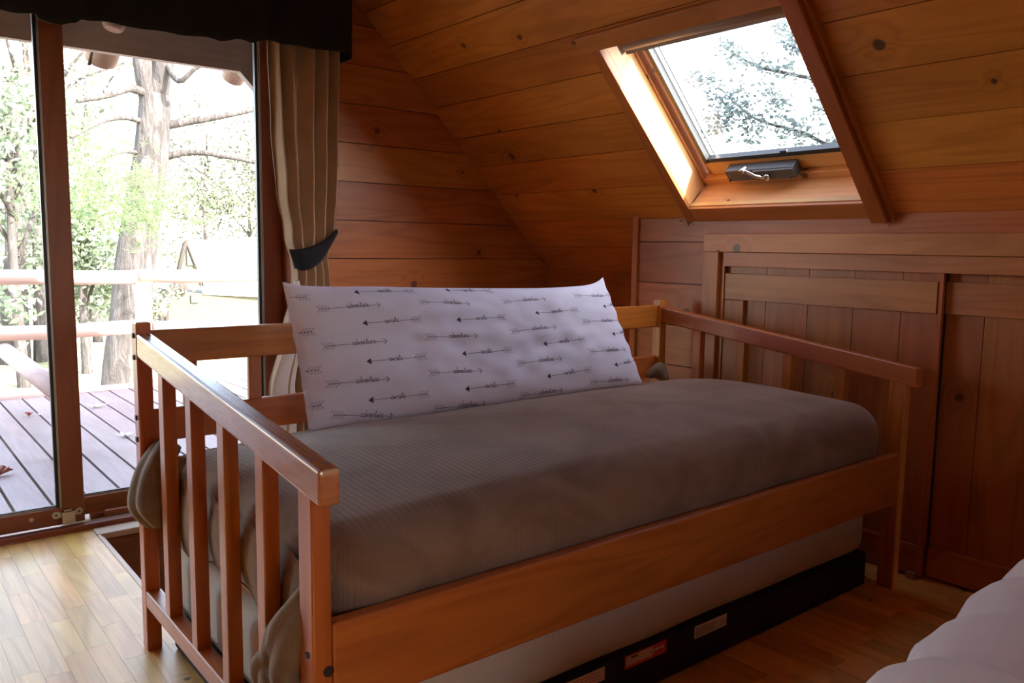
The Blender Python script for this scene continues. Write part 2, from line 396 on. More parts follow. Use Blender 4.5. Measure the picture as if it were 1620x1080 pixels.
# floor: birch strips, with the stair opening between the daybed and the glass door
OX0, OX1, OY0, OY1 = .097, 2.36, .03, .985
fb = MB(); fb.box((XKL, YB, -.05), (OX0-.03, YD+.1, -.012), mi=1); fb.box((OX0-.03, YB, -.05), (XK+.1, OY0-.02, -.012), mi=1); 
x = XKL; PW = .0585
while x < XK+.08:
    y = YB-random.random()*.4
    while y < YD-.01:
        ly = random.choice((.24, .3, .36, .42)); y0, y1 = max(y, YB), min(y+ly, YD-.006)
        x0, x1 = x, min(x+PW, XK+.1)
        if x1 > OX0:
            if x0 < OX0-.02: x1 = OX0
            else: y1 = min(y1, OY0)
        if y1 > y0+.01: fb.box((x0+.0003, y0+.0003, -.012), (x1-.0003, y1-.0003, 0), grain=1, r=random.random())
        y += ly
    x += PW
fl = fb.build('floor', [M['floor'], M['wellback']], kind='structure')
# nosings round the stair opening
tb = MB(); tb.box((OX0, OY1, -.02), (XC+.2, YD-.028, .004), grain=0); tb.build('trim_3', M['nosing'], bevel=.004, kind='structure')
tb = MB(); tb.box((OX0, OY0, -.02), (OX0+.014, OY1, .003), grain=1); tb.box((OX0+.0145, OY0, -.03), (OX0+.024, OY1, -.006), grain=1); tb.build('trim_4', M['nosing'], bevel=.004, kind='structure')
# stairwell walls and lower landing
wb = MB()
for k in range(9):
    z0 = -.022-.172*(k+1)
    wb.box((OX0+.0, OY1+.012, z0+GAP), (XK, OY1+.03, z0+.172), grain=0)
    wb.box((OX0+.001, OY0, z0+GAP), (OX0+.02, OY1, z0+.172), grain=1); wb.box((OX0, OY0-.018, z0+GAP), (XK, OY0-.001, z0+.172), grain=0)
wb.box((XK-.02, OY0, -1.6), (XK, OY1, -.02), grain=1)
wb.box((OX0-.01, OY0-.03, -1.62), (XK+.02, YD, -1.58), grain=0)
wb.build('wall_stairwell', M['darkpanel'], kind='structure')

# wall with the glass door (back wall of the picture)
DX0, DX1, DZ = -1.86, .955, 2.12
wb = MB(); pitch = .1705; z0 = 1.023-6*pitch
rows = [z0+i*pitch for i in range(-1, 18)]
for z in rows:
    a, b = max(z, 0), z+pitch-GAP
    if b < .02: continue
    xr = XK if a < zs(XK) else (3.42-a)/SL+.02
    xr = min(xr, XK+.03); xl = 2*RX-xr
    if xr <= RX+.02: continue
    segs = [(xl, xr)]
    if a < DZ-.01: 
        segs = [(xl, DX0), (DX1, xr)]
    for s0, s1 in segs:
        aa = a
        if a < DZ < b and False: aa = DZ
        wb.box((s0, YD, aa), (s1, YD+.018, b), grain=0)
for s0, s1, a, b in ((XKL-.05, DX0, 0, 2.2), (DX1, XK+.05, 0, 2.2)):
    wb.box((s0, YD+.012, a), (s1, YD+.14, b), mi=1)
wb.prism([(XKL, YD+.012, 1.96), (XK, YD+.012, 1.96), (RX, YD+.012, 3.75)], (0, .125, 0), mi=1)
wb.build('wall_back', [M['wall'], M['wellback']], kind='structure')

# knee wall beyond, closet wall
wb = MB()
for i in range(8):
    z = .978-(i+1)*.175
    b = z+.175-GAP
    wb.box((XK, .0, max(z, -.02)), (XK+.018, YD+.02, b), grain=1)
wb.box((XK+.012, .0, 0), (XK+.1, YD+.1, .99), mi=1)
ydoor0, ydoor1 = -.205, -2.2
for i, (a, b) in enumerate(((0, .08), (.08, .25), (.25, .42), (.42, .595), (.595, .765), (.765, .942), (.942, 1.116), (1.116, 1.225))):
    wb.box((XC, -.150, a), (XC+.018, .232, b-GAP), grain=1)
    if b <= 1.12 and a < 1.1: wb.box((XC, YB, a), (XC+.018, ydoor1-.06, b-GAP), grain=1)
wb.box((XC, YB, 1.116), (XC+.018, -.150, 1.225-GAP), grain=1)
wb.box((XC+.010, -.215, 0), (XC+.05, .232, 1.23), mi=1); wb.box((XC+.010, YB, 1.12), (XC+.05, -.15, 1.21), mi=1)
wb.box((XC+.010, YB, 0), (XC+.05, ydoor1, 1.2), mi=1)
wb.box((XC+.05, .2, 0), (XK+.02, .232, 1.2), grain=2)     # return of the closet box
wb.box((XC+.35, YB, 0), (XC+.37, .2, 1.1), grain=1)       # closet back
wb.build('wall_right', [M['closet'], M['wellback']], kind='structure')
wb = MB(); wb.box((XC-.012, .226, 0), (XC+.02, .256, 1.232), grain=2); wb.build('trim_1', M['closet'], bevel=.002, kind='structure')

# left knee wall, wall behind the camera (the rest of the attic)
wb = MB()
for i in range(6):
    wb.box((XKL-.018, YB, i*.172), (XKL, YD, i*.172+.172-GAP), grain=1)
wb.box((XKL-.1, YB, 0), (XKL-.018, YD+.1, 1.0), mi=1)
wb.build('wall_left', [M['wall'], M['wellback']], kind='structure')
wb = MB()
WX0, WX1, WZ0, WZ1 = -.3, .25, 1.03, 1.55
z = 0
while z < 3.7:
    a, b = z, z+.172-GAP; xr = min(XK+.03, (3.42-a)/SL+.02); xl = 2*RX-xr
    segs = [(xl, xr)] if (b < WZ0 or a > WZ1) else [(xl, WX0), (WX1, xr)]
    for s0, s1 in segs: 
        if s1 > s0: wb.box((s0, YB-.018, a), (s1, YB, b), grain=0)
    z += .172
wb.box((XKL, YB-.12, 0), (XK, YB-.018, WZ0), mi=1); wb.box((XKL+.6, YB-.12, WZ0), (WX0, YB-.018, WZ1), mi=1); wb.box((WX1, YB-.12, WZ0), (1.9, YB-.018, WZ1), mi=1)
wb.prism([(XKL+.6, YB-.12, WZ1), (XK-.6, YB-.12, WZ1), (RX, YB-.12, 3.75)], (0, .1, 0), mi=1)
wb.build('wall_front', [M['wall'], M['wellback']], kind='structure')
w2 = thing('window_fill', None, None, (0, YB, 0), kind='structure')  # unseen window, added so fill light reaches the front of the daybed
b = MB()
for lo, hi, g in (((WX0-.05, YB, WZ0-.05), (WX1+.05, YB+.02, WZ0+.02), 0), ((WX0-.05, YB, WZ1-.02), (WX1+.05, YB+.02, WZ1+.05), 0), ((WX0-.05, YB, WZ0+.02), (WX0+.02, YB+.02, WZ1-.02), 2), ((WX1-.02, YB, WZ0+.02), (WX1+.05, YB+.02, WZ1-.02), 2)):
    b.box(lo, hi, g)
b.build('window_frame', M['trimwood'], w2, bevel=.003)
b = MB(); b.box((WX0, YB-.06, WZ0), (WX1, YB-.055, WZ1)); b.build('pane', M['glass'], w2)

# ceiling boards along Y on both slopes, with the skylight opening in the right slope
SY0, SY1, SS0, SS1 = -.845, -.088, .083, .835
cb = MB()
seams = [-.33, -.155, .02, .2, .382, .556, .739, .904, 1.082]
while seams[-1] < (2.165-RX)*KS+.1: seams.append(seams[-1]+.176)
SMAX = (2.165-RX)*KS
for a, b in zip(seams[:-1], seams[1:]):
    b = min(b-GAP, SMAX)
    if b <= a: continue
    ov = b > SS0 and a < SS1
    for y0, y1 in ([(YB, SY0-.021), (SY1+.021, YD)] if ov else [(YB, YD)]):
        # stagger two lengths of board
        cb.obox(sp(a, y0), V((0, y1-y0, 0)), S_DIR*(b-a), N_OUT*.016)
    if ov and a < SS0-.022: cb.obox(sp(a, SY0-.02), V((0, SY1-SY0+.04, 0)), S_DIR*(SS0-.022-a), N_OUT*.016)
    if ov and b > SS1+.022: cb.obox(sp(SS1+.022, SY0-.02), V((0, SY1-SY0+.04, 0)), S_DIR*(b-SS1-.022), N_OUT*.016)
mS = lambda p: V((2*RX-p.x, p.y, p.z))
for a, b in zip(seams[:-1], seams[1:]):
    b = min(b-GAP, SMAX)
    if b <= a: continue
    o = mS(sp(a, YB)); cb.obox(o, V((0, YD-YB, 0)), V((-S_DIR.x, 0, S_DIR.z))*(b-a), V((-N_OUT.x, 0, N_OUT.z))*.016)
ceil = cb.build('ceiling', [M['ceil']], kind='structure')
# roof slab above, shingled outside, overhanging beyond the glass door
YO = 2.2
rb = MB()
def roofpiece(s0, s1, y0, y1): rb.obox(sp(s0, y0, .0165), V((0, y1-y0, 0)), S_DIR*(s1-s0), N_OUT*.155)
roofpiece(-.9, SS0-.02, YB-.3, YO); roofpiece(SS1+.02, SMAX+.08, YB-.3, YO); roofpiece(SS0-.02, SS1+.02, YB-.3, SY0-.02); roofpiece(SS0-.02, SS1+.02, SY1+.02, YO)
o = mS(sp(-.9, YB-.3, .0165)); rb.obox(o, V((0, YO-YB+.3, 0)), V((-S_DIR.x, 0, S_DIR.z))*(SMAX+.98), V((-N_OUT.x, 0, N_OUT.z))*.155)
rb.build('roof', M['shingle'], kind='structure')

# ---------------------------------------------------------------- skylight
w1 = thing('window_1', None, None, sp(.45, -.45), kind='structure')
def sbox(mb, s0, s1, y0, y1, d0, d1, grain='y', **k):
    e = {'s': S_DIR*(s1-s0), 'y': V((0, y1-y0, 0)), 'd': N_OUT*(d1-d0)}
    o = [e[grain]]+[e[q] for q in 'syd' if q != grain]
    mb.obox(sp(s0, y0, d0), *o, **k)
b = MB(); T = .018     # casing on the ceiling
sbox(b, .012, .83, SY1+.0, SY1+.046, -T, 0, 's'); b.build('trim_board', M['trimwood'], w1, bevel=.002)
b = MB(); sbox(b, .012, SS0-.004, SY0, SY1, -T, 0, 'y'); b.build('trim_board', M['trimwood'], w1, bevel=.002)
b = MB(); sbox(b, .832, .895, SY0-.002, SY1+.082, -T-.004, 0, 'y'); b.build('trim_board', M['trimwood'], w1, bevel=.002)
b = MB(); sbox(b, .012, 1.0, SY0-.052, SY0+.004, -.045, 0, 's', r=.31); b.build('trim_board', M['closet'], w1, bevel=.003)
b = MB(); sbox(b, .012, 1.0, SY0-.066, SY0-.053, -.028, 0, 's'); b.build('trim_strip', M['closet'], w1, bevel=.002)
DS = .125   # depth to the sash
b = MB()
sbox(b, SS0, SS1, SY1, SY1+.019, -.004, .017, 's', r=.2)
sbox(b, SS0, SS1, SY1+.0015, SY1+.0205, .0178, DS, 's', r=.63); sbox(b, SS0-.02, SS1+.02, SY1+.0195, SY1+.03, .0, DS, 's', r=.63)
sbox(b, SS0, SS1, SY0-.019, SY0, -.004, DS, 's', r=.4)
sbox(b, SS0-.019, SS0, SY0, SY1, -.004, .018, 'y', r=.8)
sbox(b, SS0-.022, SS0-.003, SY0, SY1, .0205, DS, 'y', r=.55)
sbox(b, SS1, SS1+.019, SY0, SY1, -.004, DS, 'y')
b.build('lining', M['lining'], w1, bevel=.0015)
b = MB()     # outer window frame, then the sash, stepping in
GY1 = SY1-.045; GY0 = SY0+.03; GS0 = SS0+.106; GS1 = SS1-.09
sbox(b, SS0-.01, SS1+.01, SY1-.006, SY1+.02, DS+.001, .175, 's'); sbox(b, SS0-.01, SS1+.01, SY0-.02, SY0+.012, DS, .175, 's')
sbox(b, SS0-.01, SS0+.028, SY0+.012, SY1-.006, DS, .175, 'y'); sbox(b, SS1-.028, SS1+.01, SY0+.012, SY1-.006, DS, .175, 'y')
b.build('window_frame', M['lining'], w1, bevel=.003)
b = MB()
sbox(b, SS0+.028, SS1-.028, GY1+.004, SY1-.012, DS+.034, .185, 's'); sbox(b, SS0+.028, SS1-.028, SY0+.013, GY0-.004, DS+.022, .185, 's')
sbox(b, SS0+.028, GS0-.006, GY0-.004, GY1+.004, DS+.022, .185, 'y'); sbox(b, GS1+.004, SS1-.028, GY0-.004, GY1+.004, DS+.022, .185, 'y')
b.build('sash', M['lining'], w1, bevel=.004)
b = MB()
sbox(b, GS0-.012, GS1+.012, GY1-.010, GY1+.006, .139, .172, 's'); sbox(b, GS0-.012, GS1+.012, GY0-.007, GY0+.006, .15, .172, 's')
sbox(b, GS0-.012, GS0+.006, GY0, GY1-.0105, .143, .172, 'y'); sbox(b, GS1, GS1+.012, GY0, GY1, .15, .172, 'y')
sbox(b, GS0-.002, GS0+.016, -.505, -.477, .140, .152, 'y')
b.build('glazing_seal', M['black_metal'], w1, bevel=.001)
b = MB(); sbox(b, GS0, GS1, GY1-.028, GY1-.022, .176, .188, 's'); sbox(b, GS0-.008, GS0-.002, -.545, -.42, .146, .152, 'y'); sbox(b, SS1-.06, SS1-.055, -.45, -.33, .05, .055, 'y'); b.build('spacer_strip', M['aluminium'], w1)
b = MB(); sbox(b, GS0-.005, GS1+.005, GY0-.003, GY1+.003, .176, .180, 'y'); b.build('pane', M['glass'], w1)
# roller blind cassette across the top
b = MB(); y0, y1 = SY0+.002, SY1-.072
b.tube([sp(SS1-.028, y0, .022), sp(SS1-.028, y1, .022)], .020, 18)
sbox(b, SS1-.062, SS1-.045, y0, y1, .018, .042, 'y', r=.5)
b.build('blind', M['blind'], w1)
b = MB(); sbox(b, SS1-.05, SS1-.002, y1, y1+.004, .0, .045, 'y'); b.build('blind_bracket', plain('white_bracket', (.8, .8, .82), .5), w1)
# crank operator on the bottom frame
b = MB(); oy0, oy1 = -.235, -.535; s0 = SS0+.040
def opbox(ya, yb, sa, sb, da, db): sbox(b, sa, sb, min(ya, yb), max(ya, yb), da, db, 'y')
opbox(oy0, oy1, s0-.012, s0+.040, DS-.026, DS+.02)
opbox(oy0-.13, oy1, s0-.008, s0+.036, DS-.034, DS-.02)
op = b.build('crank_operator', M['operator'], w1, bevel=.004, seg=3)
b = MB(); py = -.425
b.tube([sp(s0+.012, py, DS-.03), sp(s0+.012, py, DS-.050)], .0115, 14)
b.tube([sp(s0+.012, py, DS-.047), sp(s0+.038, py+.030, DS-.064), sp(s0+.068, py+.066, DS-.064)], [.0085, .006, .0065], 12)
b.tube([sp(s0+.066, py+.066, DS-.050), sp(s0+.070, py+.070, DS-.082)], .0095, 14)
b.build('crank_handle', M['chrome'], op)
b = MB()
for yy in (oy0-.012, oy1+.018): b.tube([sp(s0-.002, yy, DS-.036), sp(s0-.002, yy, DS-.024)], .004, 10)
b.tube([sp(s0+.022, oy0-.075, DS-.029), sp(s0+.022, oy0-.075, DS-.024)], .0035, 10)
b.build('screw', M['plug'], op)
# dried glue blobs at the casing ends
for (s, y, d, seed) in ((.885, SY1+.092, -.006, 1), (.006, SY1+.062, -.006, 2), (.004, SY1+.04, -.008, 4), (.006, SY0-.05, -.022, 3)):
    b = MB(); rnd = random.Random(seed)
    for k in range(7):
        p = sp(s+rnd.uniform(-.012, .006), y+rnd.uniform(-.018, .018), d+rnd.uniform(-.006, .004))
        b.tube([p, p+V((rnd.uniform(-.01, .01), rnd.uniform(-.012, .012), rnd.uniform(-.016, .004)))], [.005*rnd.uniform(.5, 1.2), .0015], 7)
    b.build('glue_bead', M['glue'], w1)

# ---------------------------------------------------------------- closet front
t2 = thing('trim_2', None, None, (XC, -.17, 0), kind='structure')
b = MB(); b.box((XC-.018, -2.3, 1.076), (XC, -.139, 1.147), 1, r=.12); b.build('header_board', M['trimwood'], t2, bevel=.002)
b = MB(); b.box((XC-.018, -.214, 0), (XC, -.139, 1.0755), 2, r=.43); b.build('side_board', M['closet'], t2, bevel=.002)
b = MB(); b.box((XC, -.232, 0), (XC+.07, -.2145, 1.0755), 2, r=.7); b.build('jamb', M['bed'], t2)
b = MB(); b.box((XC-.001, -2.3, 1.020), (XC+.018, -.2325, 1.075), 1, r=.86); b.build('track_fascia', M['trimwood'], t2, bevel=.001)
def closet_door(nm, ya, yb, x0, cuts, stile, s_off):
    t = thing(nm, None, None, (x0, (ya+yb)/2, 0), kind='structure')
    b = MB(); ys = [ya]+cuts+[yb]
    for u, v in zip(ys[:-1], ys[1:]): b.box((x0+.004, v+.0025, .012), (x0+.02, u, 1.05), 2)
    b.box((x0+.012, yb, .012), (x0+.026, ya, 1.05), 2, mi=1)
    b.build('door_panel', [M['closet'], M['wellback']], t)
    b = MB(); b.box((x0-.014, yb+(.016 if stile else 0), .889), (x0+.0035, ya, .992), 1, r=.52+s_off*.5); b.build('top_rail', M['closet'], t, bevel=.0015)
    b = MB(); b.box((x0-.012, yb, .012), (x0+.0035, ya, .112), 1); b.build('bottom_rail', M['closet'], t, bevel=.0015)
    if stile:
        b = MB(); b.box((x0-.012, ya-.088, .113), (x0+.0035, ya, .888), 2); b.build('stile', M['closet'], t, bevel=.0015)
        b = MB(); b.box((x0-.010, yb, .0125), (x0+.0035, yb+.012, 1.048), 2); b.build('edge_strip', M['bed'], t)
        # knots seen on the right-hand board come from the wood itself
    return t
closet_door('door_2', -.236, -1.075, XC+.018, [-.416, -.594, -.769, -.939], True, 0)
closet_door('door_3', -1.02, -1.90, XC+.046, [-1.19, -1.361, -1.53, -1.70], False, .3)
b = MB(); b.tube([(XC+.003, -1.045, .012), (XC+.003, -1.045, .0)], .006, 10); b.box((XC-.012, -1.06, 0), (XC+.016, -1.03, .022), 1, r=.4)
b.build('door_guide', plain('pale_guide', (.35, .24, .18), .6), t2)

# ---------------------------------------------------------------- sliding glass door
d1 = thing('door_1', None, None, (DX0, YD, 0), kind='structure')
b = MB()      # jambs, head, track
b.box((.925, YD-.012, 0), (DX1+.0, YD+.14, DZ), 2, r=.3); b.box((DX0, YD-.012, 0), (DX0+.04, YD+.14, DZ), 2, r=.4)
b.box((DX0, YD-.012, DZ-.04), (DX1, YD+.14, DZ+.03), 0)
b.build('door_frame', M['doorwood'], d1, bevel=.003)
b = MB(); b.box((DX1-.0, YD-.02, 0), (DX1+.055, YD-.0005, DZ+.06), 2); b.build('casing', M['doorwood'], d1, bevel=.003)
b = MB(); b.box((DX0+.04, YD-.02, -.015), (.925, YD+.14, .006), 0, r=.2); b.box((DX0+.04, YD-.027, -.012), (.925, YD+.010, .022), 0, r=.3)
b.box((.112, YD+.062, .008), (.92, YD+.082, .030), 0, r=.3); b.build('sill', M['doorwood'], d1, bevel=.004)
b = MB(); b.box((.16, YD+.032, .0205), (.90, YD+.052, .044), 0, r=.5); b.build('track_stop', M['darkpanel'], d1, bevel=.003)
def sash(nm, x0, x1, y0, thick, sl, sr, zb, zt, zg):
    """x0..x1 outer, stile widths, bottom rail top zg"""
    p = MB()
    p.box((x0, y0, zb), (x0+sl, y0+thick, zt), 2); p.box((x1-sr, y0, zb), (x1, y0+thick, zt), 2)
    p.box((x0+sl, y0, zb), (x1-sr, y0+thick, zg), 0); p.box((x0+sl, y0, zt-.08), (x1-sr, y0+thick, zt), 0)
    o = p.build(nm, M['doorwood'], d1, bevel=.002)
    g = MB(); yg = y0+thick*.5
    g.box((x0+sl, yg+.004, zg), (x1-sr, yg+.008, zt-.08)); g.build('pane', M['glass'], o)
    g = MB()
    for lo, hi in (((x0+sl, yg-.006, zg), (x1-sr, yg+.003, zg+.006)), ((x0+sl, yg-.006, zg), (x0+sl+.005, yg+.003, zt-.08)), ((x1-sr-.006, yg-.014, zg), (x1-sr, yg+.003, zt-.08))): g.box(lo, hi)
    g.build('glazing_bead', M['aluminium'], o)
    g = MB(); g.box((x1-sr-.017, yg-.006, zg), (x1-sr-.006, yg+.012, zt-.08)); g.box((x0+sl, yg-.004, zg+.006), (x1-sr, yg+.003, zg+.009)); g.build('rubber_seal', M['black_metal'], o)
    return o
sl = sash('sliding_sash', -.87, .086, YD+.018, .04, .075, .076, .024, DZ-.03, .088)
sash('fixed_sash', .022, .925, YD+.094, .04, .05, .085, .024, DZ-.03, .092)
sash('fixed_sash', -1.80, -.80, YD+.094, .04, .075, .075, .024, DZ-.03, .092)
for k in range(1): pass
# foot latch and round plug
b = MB(); cx, cz, yy = .028, .062, YD+.018
b.box((cx-.022, yy-.016, cz-.034), (cx+.022, yy, cz+.012)); b.box((cx-.014, yy-.010, cz+.012), (cx+.012, yy-.002, cz+.020))
b.box((cx-.048, yy-.003, cz-.010), (cx+.044, yy, cz+.010)); b.tube([(cx-.040, yy-.004, cz+.002), (cx-.040, yy, cz+.002)], .014, 14); b.tube([(cx+.038, yy-.004, cz+.004), (cx+.038, yy, cz+.004)], .014, 14)
lt = b.build('foot_latch', M['latch'], sl, bevel=.003)
b = MB(); b.tube([(cx-.040, yy-.0055, cz+.002), (cx-.040, yy-.003, cz+.002)], .004, 10); b.tube([(cx+.038, yy-.0055, cz+.004), (cx+.038, yy-.003, cz+.004)], .004, 10); b.build('screw', M['plug'], lt)
b = MB(); b.tube([(-.092, YD+.0165, .062), (-.092, YD+.019, .062)], .008, 16); b.build('screw_cap', M['rail'], sl)

# ---------------------------------------------------------------- daybed
L, W, PX, PYB, PYF = 2.04, 1.055, .0375, .044, .055
bed = thing('daybed', 'orange pine daybed frame with slatted sloping arms in front of the stair opening', 'bed', (1.0, -.5, 0))
BR = .004
def leg(x0, y0, y1, h):
    e_ = .0012 if h < .8 else 0
    b = MB(); b.box((x0+e_, y0+e_, 0), (x0+PX-e_, y1, h), 2); return b.build('leg', M['bed'], bed, bevel=BR)
ZT = .879
legs = [leg(0, -PYB, 0, ZT), leg(L-PX, -PYB, 0, ZT), leg(0, -W, -W+PYF, .686), leg(L-PX, -W, -W+PYF, .686)]
for z in (.844, .788, .63, .573, .357): b = MB(); b.box((-.004, -.026, z-.0065), (.001, -.013, z+.0065)); b.build('square_plug', M['plug'], legs[0], bevel=.001)
def arm(x0):
    b = MB(); ya, yb = -PYB, -W-.032
    za, zb_ = .851, .728; h = .0615
    pts = [(x0, ya, za-h), (x0, ya, za), (x0, yb, zb_), (x0, yb, zb_-h)]
    r = random.random(); X = V((PX, 0, 0)); A = V((0, yb-ya, zb_-za))
    b.obox(V((x0, ya, za-h)), A, V((0, 0, h)), X, r=r)
    return b.build('arm_rest', M['bedworn' if x0 == 0 else 'bed'], bed, bevel=.006, seg=3)
armL = arm(0); armR = arm(L-PX)
zarm = lambda y: .851-.0615+(y+PYB)*(.123/(W+.032-PYB))
b = MB()
for dx in (.012, .026):
    yy = -W+.02 if dx < .02 else -W-.002; zz = zarm(yy)+.0615
    b.tube([(dx, yy, zz-.002), (dx, yy, zz+.0012)], .0042, 12)
b.build('screw', M['plug'], armL)
b = MB(); yy = -W+.023
b.tube([(-.0012, yy, .400), (.003, yy, .400)], .006, 12); b.build('wood_plug', M['plug'], legs[2]); b = MB(); b.tube([(.028, -W-.0008, .372), (.028, -W+.003, .372)], .0095, 14); b.build('wood_plug', M['plug'], legs[2])
for x0 in (0.003, L-PX+.003):
    for yc in (-.227, -.429, -.629, -.829):
        b = MB(); b.box((x0, yc-.019, .16), (x0+.031, yc+.019, zarm(yc)+.004), 2); b.build('slat', M['bed'], bed, bevel=.002)
for x0 in (0, L-PX):
    b = MB(); b.box((x0, -W+PYF, .125), (x0+PX, -PYB, .168), 1); b.build('end_rail', M['bed'], bed, bevel=.003)
b = MB(); b.box((PX, -.0265, .767), (L-PX, -.002, .856), 0); b.build('back_rail', M['bed'], bed, bevel=.004)
b = MB(); b.box((PX, -.0265, .560), (L-PX, -.002, .648), 0); b.build('back_rail', M['bed'], bed, bevel=.004)
for k in range(10):
    xc = .139+.178*k
    b = MB(); b.box((xc-.0185, -.022, .640), (xc+.0185, -.006, .775), 2); b.build('back_slat', M['bed'], bed, bevel=.002)
b = MB(); b.box((PX, -W, .290), (L-PX, -W+.03, .452), 0, r=.37); b.build('front_rail', M['bed'], bed, bevel=.005, seg=3)
b = MB(); b.box((PX, -.03, .27), (L-PX, -.002, .40), 0); b.build('back_rail', M['bed'], bed, bevel=.005, seg=3)
b = MB()
for k in range(11):
    xc = .12+.18*k; b.box((xc-.045, -W+.03, .3305), (xc+.045, -.03, .338), 1)
b.build('mattress_support', M['sill'], bed)

# ---------------------------------------------------------------- blanket over the mattress
X0, X1, Y0, Y1 = .040, 1.995, -1.022, -.034
def bdisp(p, n):
    q = V(p); u = (q.x-X0)/(X1-X0); v = (q.y-Y0)/(Y1-Y0)
    if n.z > .1:
        crown = .020*math.sin(math.pi*min(max(v, 0), 1))**.6 - .004
        q.z += crown*n.z + n.z*.006*nz(q, 2.2) + .002*n.z*nz(q, 7, 2)
        q.z -= n.z*.046*math.exp(-((v-1)/.22)**2)
        q.z -= n.z*.022*math.exp(-((u-0)/.18)**2)*1.0
    side = math.sqrt(max(0, 1-n.z*n.z))
    amp = .006
    fy_, lx_, rx_ = max(0, -n.y), max(0, -n.x), max(0, n.x)
    q.y -= fy_*(amp*.8*nz((q.x*9, 0, q.z*1.2), 1, 3)+.004*math.sin(q.z*9))
    q.y += fy_*.014*min(1, max(0, (.455-q.z)*12))
    q.x += lx_*(.010*nz((0, q.y*6, q.z*9), 1, 5)+.008)
    q.x += rx_*.004*nz((q.x, q.y*8, q.z*2), 1, 6)
    return q
b = MB(); rslab(b, (X0, Y0, .338), (X1, Y1, .600), .10, (90, 60, 16), bdisp, rz=.085)
bl = b.build('blanket', M['blanket'], weld=.0006, loc=(1.0, -.5, .326)); tag(bl, 'taupe ribbed fleece blanket tucked over the daybed mattress', 'blanket')
# cloth hanging at the left end between slats, bunched at two corners: parts of the blanket
def cloth_part(name, tubes, vox=.006, smooth=6, mat='blanketwad'):
    b = MB()
    for pts, rad, flat in tubes: b.tube(pts, rad, 14, flat=flat)
    o = b.build(name, M[mat], bl)
    r = o.modifiers.new('remesh', 'REMESH'); r.mode = 'VOXEL'; r.voxel_size = vox; r.use_smooth_shade = True
    s = o.modifiers.new('smooth', 'SMOOTH'); s.factor = .5; s.iterations = smooth
    return o
def arcpts(P, n=8):
    P = [V(p) for p in P]; out = []
    for i in range(len(P)-1):
        p0, p1, p2, p3 = P[max(i-1, 0)], P[i], P[i+1], P[min(i+2, len(P)-1)]
        for k in range(n):
            t = k/n; out.append(.5*((2*p1)+(p2-p0)*t+(2*p0-5*p1+4*p2-p3)*t*t+(3*p1-p0-3*p2+p3)*t**3))
    out.append(P[-1]); return out
def smt(P, R, flat=1.0, n=8):
    pts = arcpts(P, n); rr = []
    for i in range(len(pts)):
        t = i/(len(pts)-1)*(len(R)-1); k = min(int(t), len(R)-2); rr.append(R[k]+(R[k+1]-R[k])*(t-k))
    return (pts, rr, flat)
cloth_part('blanket_fold', [
    smt([(.06, -.06, .56), (.015, -.085, .50), (-.006, -.09, .42), (.02, -.10, .36)], [.03, .04, .042, .02]),
    smt([(.06, -.10, .57), (.012, -.13, .50), (-.004, -.145, .43), (.015, -.16, .375)], [.03, .034, .036, .015]),
    smt([(.05, -.02, .50), (.0, -.058, .45), (-.010, -.062, .40), (.03, -.075, .35)], [.02, .022, .024, .012]),
    smt([(.07, -.18, .55), (.04, -.20, .45), (.045, -.24, .37)], [.03, .034, .02])])
cloth_part('blanket_knot', [
    smt([(.05, -1.00, .52), (.022, -.965, .46), (-.004, -.925, .40), (-.012, -.905, .345)], [.018, .024, .024, .020]),
    smt([(-.012, -.900, .350), (-.022, -.885, .325), (-.020, -.890, .295), (-.008, -.915, .262), (.0, -.960, .240), (.01, -1.0, .236)], [.020, .021, .016, .016, .020, .018]),
    smt([(-.012, -.905, .335), (-.020, -.935, .30), (-.006, -.965, .275), (.01, -1.0, .285)], [.018, .026, .022, .015]),
    smt([(.0, -.94, .37), (-.012, -.965, .34), (.006, -.99, .32)], [.018, .026, .02]),
    smt([(.035, -1.0, .48), (.012, -.97, .40), (.008, -.945, .33), (.015, -.97, .27)], [.03, .038, .036, .025]),
    smt([(.02, -.995, .50), (-.012, -.955, .43), (-.016, -.925, .375)], [.012, .016, .014]),
    smt([(-.018, -.90, .30), (-.022, -.93, .262), (-.012, -.97, .235), (.0, -1.0, .225)], [.016, .017, .016, .015])], vox=.005, smooth=4)
cloth_part('blanket_tuck', [smt([(1.965, -.05, .565), (1.975, -.07, .605), (1.97, -.10, .585)], [.02, .026, .018]), smt([(1.93, -.05, .57), (1.95, -.07, .600), (1.97, -.085, .60), (1.975, -.11, .56)], [.016, .02, .02, .015])])
# hem of the blanket inside the left slats: an uneven sheet edge
hem = lambda y: .352+.028*math.sin(y*9+.4)+.02*nz((0, y*4, 0), 1, 9)+.0*y
b = MB()
def hp(a, c):
    y = -.16-.80*a; z = .52+(hem(y)-.52)*c; x = .044-.012*math.sin(c*math.pi*.9)-.006*math.cos((y+.328)/.2*2*math.pi)+.004*nz((0, y*12, z*4), 1, 3)
    return (x, y, z)
b.grid(hp, 90, 20, uv=lambda a, c: (c*.2, a*.85))
b.grid(lambda a, c: V(hp(a, 1))+V((.008*math.sin(c*math.pi), 0, -.004*math.sin(c*math.pi)))+V((.012, 0, .006))*c, 90, 4, uv=lambda a, c: (.2+c*.02, a*.85))
o = b.build('blanket_hem', M['blanket'], bl, weld=.0002)

